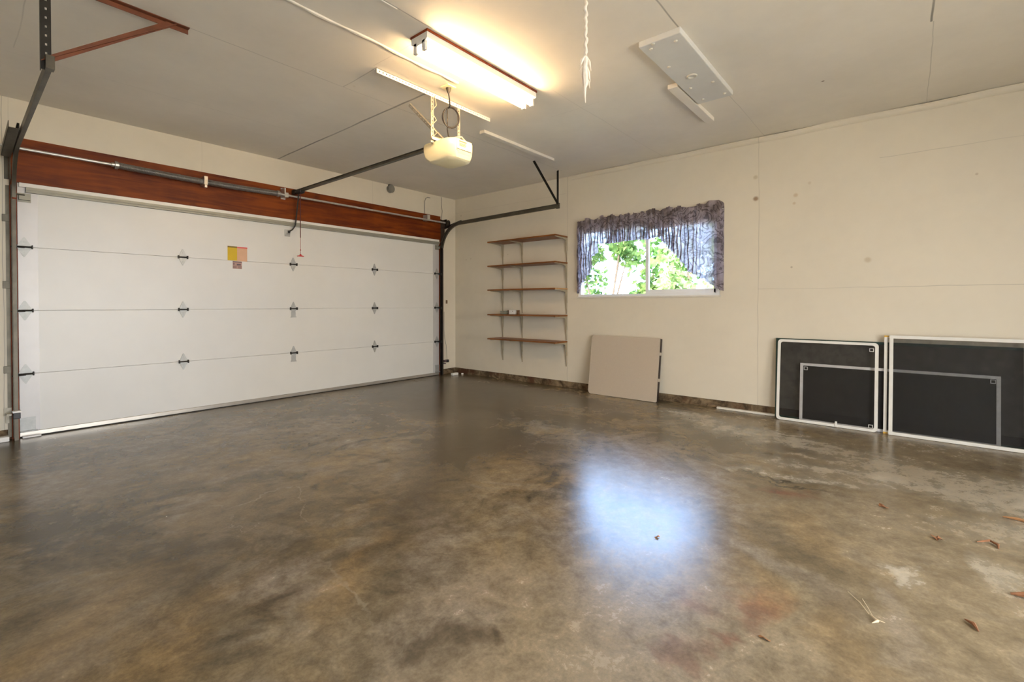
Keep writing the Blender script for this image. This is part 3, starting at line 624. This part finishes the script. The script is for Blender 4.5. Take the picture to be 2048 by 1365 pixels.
pts += [(-2.82, -2.76, 2.53), (-2.79, -2.74, 2.49), (-2.75, -2.74, 2.45)]
tag(rebase(MB().tube(pts, .0055, 6).build('power_cord', 'black_plastic', None, True), (cx0, cy0, cz0)), 'dark power cord looped in a ring above the opener motor', 'cord')

# ------------------------------------------------------------------ fluorescent light
T = Thing('fluorescent_light', 'lit twin tube fluorescent light on a dark wooden base under the ceiling', 'ceiling light', (-2.94, -3.24, H))
fx0, fx1, fy0, fy1 = -3.525, -2.375, -3.315, -3.165
T.part(MB().box(fx0 - .004, fx1 + .006, fy0 - .006, fy1 + .006, H - .014, H), 'base_board', 'jamb')
T.part(MB().prism([(fy0, H - .014), (fy0, H - .052), (fy0 + .045, H - .075), (fy1 - .045, H - .075), (fy1, H - .052), (fy1, H - .014)], 'x', fx0, fx1), 'housing', 'enamel')
for y in (fy0 + .035, fy1 - .035):
    tb = T.part(MB().tube([(fx0 + .022, y, H - .098), (fx1 - .022, y, H - .098)], .0165, 14), 'fluorescent_tube', 'tube', True)
    for x in (fx0, fx1):
        a, b = (x, x + .022) if x == fx0 else (x - .022, x)
        T.part(MB().box(a, b, y - .017, y + .017, H - .118, H - .05, bev=.004), 'lamp_holder', 'enamel')

# ------------------------------------------------------------------ boards screwed to the ceiling
T = Thing('ceiling_board', 'wide white board fixed on the ceiling with daubed screw heads and a ring', 'board', (-1.93, -4.36, H))
T.part(MB().box(-2.515, -1.345, -4.495, -4.228, H - .040, H, bev=.006), 'board', 'board')
m = MB()
for x, y in ((-2.45, -4.285), (-2.44, -4.44), (-2.14, -4.283), (-1.70, -4.445), (-1.70, -4.285), (-1.43, -4.293), (-1.43, -4.455), (-2.50, -4.32)):
    m.tube([(x, y, H - .040), (x, y, H - .046), (x, y, H - .05)], [.012, .011, .004], 8)
T.part(m, 'screw_heads', 'nailhead', True)
T.part(MB().tube([(-1.895 + .030 * math.cos(a * math.pi / 12), -4.36 + .030 * math.sin(a * math.pi / 12), H - .043) for a in range(25)], .006, 8, False), 'ring', 'nailhead', True)
o = MB().box(-1.78, -.86, -4.215, -4.138, H - .036, H, bev=.004).build('ceiling_block', 'ceil'); tag(rebase(o, (-1.3, -4.18, H)), 'narrow cream wood block on the ceiling beside the wide board', 'wood block')
o = MB().box(-2.025, -.80, -2.448, -2.385, H - .030, H, bev=.003).build('ceiling_batten', 'batten'); tag(rebase(o, (-1.4, -2.42, H)), 'long white batten on the ceiling beyond the opener motor', 'batten')

# ------------------------------------------------------------------ hanging frayed cord
random.seed(11)
T = Thing('hanging_cord', 'frayed pale cloth cord hanging from the ceiling at the top of the photo', 'cord', (-3.47, -4.39, H))
k0 = Vector((-3.47, -4.39, 0)); N = 60; pts = []; rr = []
for i in range(N + 1):
    z = H - i * (H - 2.30) / N; pts.append(k0 + Vector((.003 * math.sin(i * .9), .003 * math.cos(i * 1.3), z)))
    rr.append(.0075 + .0018 * math.sin(i * 1.9) + (.004 if i % 13 == 0 else 0))
T.part(MB().tube(pts, rr, 8), 'cord', 'cotton', True)
zs = [2.31, 2.285, 2.25, 2.21, 2.18, 2.155, 2.12, 2.085]; rs = [.009, .013, .011, .016, .015, .008, .005, .0015]
T.part(MB().tube([k0 + Vector((.004 * math.sin(i * 2), .003, z)) for i, z in enumerate(zs)], rs, 8), 'tassel', 'cotton', True)
m = MB()
rt = Vector((math.cos(.8445), -math.sin(.8445), 0))
for dx, z0, z1, r0 in ((-.026, 2.30, 2.255, .009), (-.022, 2.26, 2.215, .003), (-.030, 2.26, 2.235, .002), (.026, 2.30, 2.235, .006), (.022, 2.26, 2.18, .005), (.020, 2.20, 2.15, .005)):
    m.tube([k0 + Vector((0, 0, z0 + .01)), k0 + rt * dx * .7 + Vector((0, 0, (z0 + z1) / 2 + .008)), k0 + rt * dx + Vector((0, 0, z1))], [r0 * .6, r0, .0008], 6)
T.part(m, 'loose_strands', 'cotton', True)

# ------------------------------------------------------------------ window, curtain
W = Thing('window_1', 'white framed sliding window looking onto sunlit green bushes', 'window', (.05, -3.165, WZ0), kind='structure')
fx = .012
m = MB().box(fx, .10, WY0, WY0 + .035, WZ0, WZ1, bev=.003).box(fx, .10, WY1 - .035, WY1, WZ0, WZ1, bev=.003).box(fx, .10, WY0 + .03, WY1 - .03, WZ0, WZ0 + .032, bev=.003).box(fx, .10, WY0 + .03, WY1 - .03, WZ1 - .035, WZ1, bev=.003)
W.part(m, 'window_frame', 'vinyl')
ys = -3.205
m = MB().box(.03, .055, WY0 + .033, WY0 + .073, WZ0 + .033, WZ1 - .03, bev=.002).box(.022, .055, ys - .030, ys + .005, WZ0 + .030, WZ1 - .03, bev=.002).box(.03, .055, WY0 + .05, ys, WZ0 + .030, WZ0 + .078, bev=.002).box(.03, .055, WY0 + .05, ys, WZ1 - .075, WZ1 - .03, bev=.002)
sh = W.part(m, 'sliding_sash', 'vinyl')
W.part(MB().box(.040, .044, WY0 + .07, ys - .02, WZ0 + .075, WZ1 - .07), 'sash_glass', 'glass', parent=sh)
W.part(MB().box(.060, .085, ys - .02, ys + .018, WZ0 + .03, WZ1 - .03, bev=.002), 'mullion', 'vinyl')
W.part(MB().box(.070, .074, ys + .01, WY1 - .03, WZ0 + .03, WZ1 - .03), 'fixed_glass', 'glass')
W.part(MB().box(-.014, .02, WY0 - .012, WY1 + .012, WZ0 - .014, WZ0 + .004, bev=.003), 'window_sill', 'batten')

Cn = Thing('valance_curtain', 'swirl patterned grey mauve swag valance gathered over the window', 'curtain', (-.05, -3.17, 2.14))
bot = [(-2.285, 1.262), (-2.303, 1.261), (-2.372, 1.369), (-2.439, 1.465), (-2.518, 1.58), (-2.535, 1.73), (-2.600, 1.778), (-2.612, 1.884), (-2.785, 1.874), (-3.027, 1.889), (-3.277, 1.882), (-3.387, 1.906), (-3.426, 1.854), (-3.513, 1.75), (-3.627, 1.628), (-3.719, 1.492), (-3.897, 1.374), (-4.051, 1.271), (-4.075, 1.262)]
top = [(-2.282, 2.209), (-2.34, 2.192), (-2.42, 2.20), (-2.455, 2.232), (-2.50, 2.205), (-2.56, 2.188), (-2.599, 2.215), (-2.625, 2.190), (-2.669, 2.238), (-2.72, 2.200), (-2.80, 2.238), (-2.86, 2.195), (-2.907, 2.222), (-2.95, 2.185), (-3.005, 2.236), (-3.05, 2.185), (-3.075, 2.225), (-3.13, 2.19), (-3.18, 2.228), (-3.215, 2.19), (-3.26, 2.222), (-3.32, 2.238), (-3.38, 2.195), (-3.45, 2.205), (-3.50, 2.242), (-3.56, 2.190), (-3.60, 2.232), (-3.66, 2.21), (-3.716, 2.191), (-3.78, 2.20), (-3.832, 2.222), (-3.88, 2.205), (-3.927, 2.235), (-3.99, 2.238), (-4.046, 2.225), (-4.078, 2.196)]
def interp(T_, y):
    for (a, za), (b, zb) in zip(T_, T_[1:]):
        if a >= y >= b: return za + (zb - za) * ((y - a) / (b - a) if b != a else 0)
    return T_[-1][1] if y < T_[-1][0] else T_[0][1]
m = MB(); cols = []; NC = 420; NR = 26
for i in range(NC + 1):
    y = -2.285 - 1.79 * i / NC; zb = interp(bot, y); zt_ = interp(top, y); col_ = []
    full = 1.0 if y > -3.75 else max(.18, 1 - (-(y + 3.75)) / .22)
    f1 = math.sin(y * 95 + 2.2 * math.sin(y * 11)) ; f2 = math.sin(y * 41 + 1.3 * math.sin(y * 7) + 1)
    for j in range(NR + 1):
        t = j / NR
        z = zt_ + (zb - zt_) * t
        pz = 2.137; near = math.exp(-((z - pz) / .035) ** 2)   # rod pocket
        amp = (.020 * full) * (1 - .75 * near)
        x = -.052 + amp * (.6 * f1 + .6 * f2) - .022 * near * 0 - .010 * (z > pz) * math.sin(y * 63 + 5 * z) * (z - pz) / .07
        if i < 6: x += .049 * (1 - i / 6)
        if i > NC - 6: x += .049 * (1 - (NC - i) / 6)
        col_.append(m.bm.verts.new((x, y + .006 * math.sin(z * 22 + y * 30) * full + .017 * full * (1 - .6 * near) * math.sin(2 * (y * 95 + 2.2 * math.sin(y * 11))), z)))
    cols.append(col_)
for A, B in zip(cols, cols[1:]):
    for j in range(NR): m.bm.faces.new((A[j], A[j + 1], B[j + 1], B[j]))
Cn.part(m, 'valance_cloth', 'curtain', True)
Cn.part(MB().tube([(-.002, -2.30, 2.137), (-.034, -2.30, 2.137), (-.034, -3.2, 2.137), (-.034, -4.065, 2.137), (-.002, -4.065, 2.137)], .006, 8), 'curtain_rod', 'metal_pale', True)

# ------------------------------------------------------------------ wall shelves
labs = ['topmost of the five stained wood wall shelves beside the window', 'second wall shelf from the top left of the window', 'middle one of the five stained wood wall shelves',
        'wall shelf holding the small boxes, second from the bottom', 'lowest of the five stained wood wall shelves']
SZ = [2.010, 1.662, 1.316, .958, .608]
def make_shelf():
    T = Thing('wall_shelf', labs[0], 'shelf', (0, -1.56, SZ[0]), group='wood shelves on L brackets')
    z = SZ[0]
    T.part(MB().box(-.305, -.004, -2.135, -.965, z, z + .019, bev=.0025), 'board', 'shelf')
    T.part(MB().box(-.302, -.007, -2.1362, -2.1345, z + .002, z + .017), 'board_end', 'shelf')
    for y in (-1.012, -1.376, -2.118):
        t = .011
        m = MB().prism([(-.0005, z - .001), (-.285, z - .001), (-.290, z - .008), (-.10, z - .018), (-.038, z - .030), (-.032, z - .05), (-.020, z - .18), (-.006, z - .325), (-.0005, z - .325)], 'y', y - .006, y + .006)
        m.box(-.29, -.001, y - .010, y + .010, z - .0035, z - .0002)
        m.box(-.004, -.0004, y - .011, y + .011, z - .18, z - .001)
        T.part(m, 'bracket', 'bracket')
    return T.e
s0 = make_shelf()
def dup(root, loc, label):
    r = root.copy(); COL.objects.link(r); r.location = loc; r['label'] = label
    for ch in list(root.children):
        c = ch.copy(); COL.objects.link(c); c.parent = r
        for g in ch.children:
            d = g.copy(); COL.objects.link(d); d.parent = c
    return r
shelves = [s0] + [dup(s0, (0, -1.56, SZ[i]), labs[i]) for i in range(1, 5)]
for ch in shelves[2].children:
    if ch.name.startswith('board_end'): ch.data = ch.data.copy(); ch.data.materials[0] = M['shelf_end']; ch['label'] = 'pale raw end of the board'
zs4 = SZ[3] + .0195
tag(rebase(MB().box(-.20, -.12, -1.205, -1.125, zs4, zs4 + .040, bev=.004).box(-.205, -.115, -1.21, -1.12, zs4 + .036, zs4 + .046, bev=.002).build('small_tin', 'dish'), (-.16, -1.165, zs4)), 'low grey green tin at the left end of the things on the shelf', 'tin')
T = Thing('small_spool', 'small dark spool standing between the grey tin and white box', 'spool', (-.16, -1.255, zs4))
T.part(MB().tube([(-.16, -1.255, zs4), (-.16, -1.255, zs4 + .006), (-.16, -1.255, zs4 + .006), (-.16, -1.255, zs4 + .05), (-.16, -1.255, zs4 + .05), (-.16, -1.255, zs4 + .056)], [.026, .026, .012, .012, .026, .026], 14), 'spool', 'cardboard')
T = Thing('small_white_box', 'small white box with a dark dot on the wall shelf', 'box', (-.17, -1.337, zs4))
T.part(MB().box(-.20, -.13, -1.388, -1.285, zs4, zs4 + .060, bev=.002), 'carton', 'white')
T.part(MB().tube([(-.2002, -1.35, zs4 + .042), (-.2012, -1.35, zs4 + .042)], .006, 10), 'button', 'label_ink')
tag(rebase(MB().tube([(-.17, -1.428, zs4), (-.17, -1.428, zs4 + .05), (-.17, -1.428, zs4 + .05), (-.17, -1.428, zs4 + .058)], [.021, .021, .024, .024], 14).build('small_jar', 'cardboard'), (-.17, -1.428, zs4)), 'small dark brown jar at the right of the white box', 'jar')

# ------------------------------------------------------------------ folded table leaning on the wall
T = Thing('folded_table', 'beige folding table folded in half and leaned against the wall below the window', 'folding table', (-.15, -2.98, 0))
def lean(x_, z0_, x1_, z1_):
    ang = math.atan2(x1_ - x_, z1_ - z0_); m_ = Matrix.Translation((x_, 0, z0_)) @ Matrix.Rotation(ang, 4, 'Y'); return m_
def rrect(y0, y1, z0, z1, rads, n=6):
    # rads: corner radii for (y0,z0),(y1,z0),(y1,z1),(y0,z1)
    P = []
    for (cy, cz, r, a0) in ((y0, z0, rads[0], math.pi), (y1, z0, rads[1], 1.5 * math.pi), (y1, z1, rads[2], 0), (y0, z1, rads[3], .5 * math.pi)):
        ccy = cy + r if cy == y0 else cy - r; ccz = cz + r if cz == z0 else cz - r
        for k in range(n + 1):
            a = a0 + math.pi / 2 * k / n; P.append((ccy + r * math.cos(a), ccz + r * math.sin(a)))
    return P
ml = lean(-.175, .002, -.068, .722)
P_ = rrect(-3.415, -2.545, 0, .735, (.012, .045, .045, .012))
m = MB().prism(P_, 'x', -.008, .010, ml); T.part(m, 'front_leaf', 'table_top', label='beige leaf facing the room')
m = MB().prism(P_, 'x', .046, .060, ml); T.part(m, 'rear_leaf', 'table_top')
P2 = rrect(-3.4225, -2.560, .006, .727, (.006, .03, .03, .006)); m = MB().prism(P2, 'x', .0098, .0462, ml)
T.part(m, 'steel_rim', 'table_dark', label='dark gap and rim between the leaves')
for z in (.235, .535):
    T.part(MB().box(.006, .050, -3.428, -3.395, z, z + .035, ml, bev=.004), 'hinge', 'table_top')

# ------------------------------------------------------------------ window screens leaned on the wall
def screen(label, cat_mat, y0, y1, h, xb, xt, fw=.022, corner=.0, clip=None, tips=False, tab=None, meshed='mesh_fine'):
    T = Thing('window_screen', label, 'window screen', (xb, (y0 + y1) / 2, 0), group='window screens leaned on the wall')
    ml = lean(xb, .002, xt, h)
    hh = math.hypot(h, xt - xb)
    out = rrect(y0, y1, 0, hh, (corner + .001,) * 4, 4); inn = rrect(y0 + fw, y1 - fw, fw, hh - fw, (max(corner - fw * .5, 0) + .001,) * 4, 4)
    m = MB(); n = len(out); t0, t1 = -.005, .005
    A = [m.bm.verts.new(ml @ Vector((t0, *p))) for p in out]; B = [m.bm.verts.new(ml @ Vector((t0, *p))) for p in inn]
    C_ = [m.bm.verts.new(ml @ Vector((t1, *p))) for p in out]; D_ = [m.bm.verts.new(ml @ Vector((t1, *p))) for p in inn]
    for i in range(n):
        j = (i + 1) % n
        for q in ((A[i], A[j], B[j], B[i]), (C_[i], D_[i], D_[j], C_[j]), (A[i], C_[i], C_[j], A[j]), (B[i], B[j], D_[j], D_[i])): m.bm.faces.new(q)
    T.part(m, 'frame', cat_mat)
    m = MB(); m.bm.faces.new([m.bm.verts.new(ml @ Vector((0, *q))) for q in ((y0 + fw * .7, fw * .7), (y1 - fw * .7, fw * .7), (y1 - fw * .7, hh - fw * .7), (y0 + fw * .7, hh - fw * .7))])
    T.part(m, 'mesh', meshed)
    if clip:
        for cy, cz in clip:
            a, b = (cy, cy + .03); m = MB().box(-.007, -.003, a, b, cz, cz + .004, ml).box(-.007, -.003, a, a + .004, cz, cz + .03, ml).box(-.007, -.003, b - .004, b, cz, cz + .03, ml).box(-.007, -.003, a, b, cz + .027, cz + .031, ml)
            T.part(m, 'corner_tab', cat_mat)
    if tips:
        for z in (0, hh - .012): T.part(MB().box(-.007, .007, y1 - .03, y1 + .001, z - .002, z + .012, ml), 'corner_key', 'yellow_tip', label='yellow corner key')
    if tab is not None:
        T.part(MB().box(-.010, .008, tab - .008, tab + .008, -.004 + .004, .050, ml, bev=.002), 'pull_tab', cat_mat)
    return T
screen('large dark green framed window screen, rearmost against the wall', 'scr_green', -6.50, -4.565, .782, -.055, -.018, .022, meshed='mesh_dark')
screen('long low silver framed window screen standing behind the white ones', 'scr_silver', -6.095, -4.775, .553, -.095, -.052, .024, clip=[(-4.835, .49), (-6.068, .495)], meshed='mesh_mid')
screen('tall white framed window screen with yellow corner keys behind the foremost', 'scr_white', -6.42, -5.395, .845, -.125, -.062, .022, tips=True, meshed='mesh_half')
screen('tall white framed window screen in front at the right edge of the photo', 'scr_white', -6.235, -5.43, .848, -.158, -.085, .026)
screen('white framed rounded window screen with a small tab, leaning leftmost in front', 'scr_white', -5.358, -4.592, .775, -.150, -.075, .024, .03, clip=[(-5.325, .70), (-5.325, .03)], tab=-5.065)

# ------------------------------------------------------------------ small things on wall, floor
o = MB().box(-.218, -.185, -.010, 0, 1.13, 1.185, bev=.002).build('wall_button', 'brass'); tag(rebase(o, (-.2, 0, 1.13)), 'small brown push button on the wall right of the garage door', 'switch')
T = Thing('junction_cover', 'round grey junction cover high on the wall above the beam', 'junction box', (-1.317, -.01, 2.762))
T.part(MB().tube([(-1.317, 0, 2.762), (-1.317, -.045, 2.762)], .052, 24), 'box', 'grey_box', True)
T.part(MB().tube([(-1.317, -.045, 2.762), (-1.317, -.053, 2.762)], [.056, .053], 24), 'cover', 'grey_box')
T.part(MB().box(-1.345, -1.29, -.04, 0, 2.795, H), 'conduit_stub', 'track')
m = MB().tube([(-.665, -.012, 2.50), (-.665, -.008, 2.62), (-.66, -.006, 2.70), (-.64, -.006, 2.745), (-.60, -.006, 2.765), (-.55, -.006, 2.765)], .005, 6)
tag(rebase(m.build('wall_wire', 'grey_box', None, True), (-.66, 0, 2.5)), 'thin curved wire on the wall above the right end of the beam', 'wire')
m = MB().tube([(-.315, -.006, 2.815), (-.318, -.008, 2.70), (-.30, -.008, 2.60), (-.315, -.01, 2.47)], .0045, 6)
tag(rebase(m.build('lift_wire', 'grey_box', None, True), (-.315, 0, 2.47)), 'vertical wire on the wall between the beam end and the corner', 'wire')
o = MB().box(-.25, -.13, -.20, -.15, .001, .036, Matrix.Translation((-.02, -.02, 0)), bev=.004).build('small_floor_box', 'white'); tag(rebase(o, (-.2, -.19, 0)), 'small white box on the floor in the far corner', 'box')
o = MB().tube([(-.10, -.235, .012), (-.075, -.255, .012)], .011, 10).build('white_cap', 'white'); tag(rebase(o, (-.09, -.245, 0)), 'tiny white cap on the floor beside the corner box', 'cap')
o = MB().box(-6.0, -5.185, -.085, -.02, .001, .040, bev=.003).build('threshold_strip', 'white'); tag(rebase(o, (-5.6, -.05, 0)), 'white strip on the floor at the left edge of the photo', 'strip')
o = MB().box(-5.105, -4.99, -.050, -.012, .0005, .014, bev=.003).build('plastic_shim', 'white'); tag(rebase(o, (-5.05, -.03, 0)), 'flat white shim at the bottom left corner of the garage door', 'shim')
o = MB().box(-.030, .010, -4.62, -4.02, .001, .020, Matrix.Translation((-.02, 0, 0)), bev=.002).build('floor_batten', 'batten'); tag(rebase(o, (-.03, -4.3, 0)), 'cream wood strip on the floor along the curb beside the screens', 'batten')

def crumple(name, loc, s_, seed, label, mt='leafdry', n=10, long=1.6):
    rnd = random.Random(seed); m = MB(); a0 = rnd.uniform(0, 6.28); ring = []
    c = m.bm.verts.new((0, 0, .35 * s_))
    for i in range(n):
        a = 2 * math.pi * i / n; r = s_ * (1 + .35 * rnd.uniform(-1, 1)); x, y = r * long * math.cos(a), r * math.sin(a) * .7
        ring.append(m.bm.verts.new((x * math.cos(a0) - y * math.sin(a0), x * math.sin(a0) + y * math.cos(a0), max(.0008, s_ * rnd.uniform(0, .8)))))
    for i in range(n): m.bm.faces.new((c, ring[i], ring[(i + 1) % n]))
    ex = bmesh.ops.extrude_face_region(m.bm, geom=list(m.bm.faces)); [v.co.__setitem__(2, v.co.z + .0012) for v in ex['geom'] if isinstance(v, bmesh.types.BMVert)]
    o = m.build(name, mt); o.location = loc; tag(o, label, 'leaf' if 'leaf' in name else 'debris'); return o
crumple('dry_leaf', (-2.390, -5.664, .0005), .018, 1, 'curled brown dry leaf, left one of the pair at the right of the floor')
o = MB().tube([(-2.31, -5.80, .006), (-2.27, -5.845, .012), (-2.29, -5.87, .008), (-2.33, -5.868, .004)], [.002, .006, .006, .002], 6).build('dry_leaf', 'leafdry', None, True); tag(rebase(o, (-2.3, -5.84, 0)), 'thin hooked dry leaf to the right of the curled one', 'leaf')
o = MB().tube([(-1.84, -5.93, .006), (-1.84, -5.98, .009), (-1.86, -6.06, .007), (-1.87, -6.16, .005)], [.003, .008, .009, .004], 6).build('bark_stick', 'stick', None, True); tag(rebase(o, (-1.85, -6.0, 0)), 'brown bark stick on the pale floor at the right edge', 'stick')
o = MB().tube([(-2.795, -5.855, .006), (-2.79, -5.89, .014), (-2.80, -5.93, .008), (-2.83, -6.0, .006)], [.004, .011, .005, .003], 6).build('dry_leaf', 'leafdry', None, True); tag(rebase(o, (-2.8, -5.9, 0)), 'rolled dry leaf on the floor at the right edge below the stick', 'leaf')
o = MB().tube([(-3.12, -5.71, .004), (-3.145, -5.73, .009), (-3.175, -5.74, .003)], [.002, .007, .002], 6).build('dry_leaf', 'leafdry', None, True); tag(rebase(o, (-3.15, -5.73, 0)), 'small thin dry leaf low at the right of the floor', 'leaf')
crumple('dry_leaf', (-2.09, -5.453, .0005), .014, 5, 'flat faint brown dry leaf near the white salt streaks', long=2.2)
crumple('dry_leaf', (-3.70, -5.203, .0005), .010, 8, 'tiny dark leaf scrap on the floor below the red stains', 'stick')
crumple('dry_leaf', (-3.255, -4.66, .0005), .010, 9, 'tiny dark leaf scrap within the window reflection on the floor', 'stick')
T = Thing('straw_twig', 'pale forked straw twig lying on the floor at the lower right', 'twig', (-3.32, -5.46, 0))
T.part(MB().tube([(-3.19, -5.385, .003), (-3.25, -5.425, .006), (-3.31, -5.455, .004)], .0012, 5).tube([(-3.21, -5.43, .003), (-3.27, -5.45, .006), (-3.33, -5.47, .004)], .001, 5), 'stalk', 'twig')
T.part(MB().tube([(-3.31, -5.46, .004), (-3.345, -5.48, .008), (-3.36, -5.465, .002)], [.002, .005, .001], 6).tube([(-3.33, -5.47, .004), (-3.33, -5.50, .003)], [.002, .001], 5), 'tip', 'twig')

# ------------------------------------------------------------------ outdoors beyond the window
o = MB().box(.3, 22, -16, 12, -.25, -.15).build('ground', 'concrete_out'); tag(o, 'sunlit ground outside the window', 'ground', kind='structure')
o = MB().box(-16, 8, -30, BY - 1.5, -.14, -.01).build('bounce_ground', 'bounce_tan'); tag(o, 'unseen pale ground added outside the bay to bounce warm sunlight inside', 'bounce_ground', kind='structure')  # unseen tan ground added to bounce warm sunlight up to the ceiling
def bush(cx_, cy_, rad, hgt, n, seed, label, mt, lsz=.10):
    rnd = random.Random(seed)
    T = Thing('leafy_bush', label, 'bush', (cx_, cy_, -.15), group='bushes outside the window')
    m = MB(); blobs = [(Vector((cx_ + rnd.uniform(-rad, rad) * .6, cy_ + rnd.uniform(-rad, rad) * .8, rnd.uniform(.3, hgt))), rad * rnd.uniform(.25, .5)) for _ in range(14)]
    for i in range(n):
        c, r = blobs[rnd.randrange(14)]; v = Vector((rnd.gauss(0, 1), rnd.gauss(0, 1), rnd.gauss(0, 1))).normalized() * r * rnd.uniform(.55, 1.05); p = c + v
        d = Vector((rnd.gauss(0, 1), rnd.gauss(0, 1), rnd.gauss(-.3, .8))).normalized(); s_ = d.orthogonal().normalized(); s_.rotate(Matrix.Rotation(rnd.uniform(0, 6.28), 3, d)); L = lsz * rnd.uniform(.6, 1.2); w_ = L * .32
        up = d.cross(s_) * L * .08
        a = m.bm.verts.new(p); b = m.bm.verts.new(p + d * L * .5 + s_ * w_ + up); e = m.bm.verts.new(p + d * L); f = m.bm.verts.new(p + d * L * .5 - s_ * w_ + up); k = m.bm.verts.new(p + d * L * .5)
        m.bm.faces.new((a, b, k)); m.bm.faces.new((b, e, k)); m.bm.faces.new((e, f, k)); m.bm.faces.new((f, a, k))
    T.part(m, 'foliage', mt)
    m = MB()
    for c, r in blobs[:7]: m.tube([(cx_, cy_, -.15), ((cx_ + c.x) / 2 + rnd.uniform(-.1, .1), (cy_ + c.y) / 2, c.z * .5), tuple(c)], [.035, .022, .008], 6)
    T.part(m, 'stem', 'bark', True)
bush(3.0, -1.05, .72, 2.5, 1300, 21, 'green leafy bush seen through the left pane of the window', 'leaf', .15)
bush(3.1, -2.80, .66, 2.1, 1000, 22, 'yellow green bush seen through the right pane of the window', 'leaf2', .15)
bush(6.2, -1.2, 1.5, 3.6, 1200, 23, 'taller green bush standing farther away outside the window', 'leaf', .25)
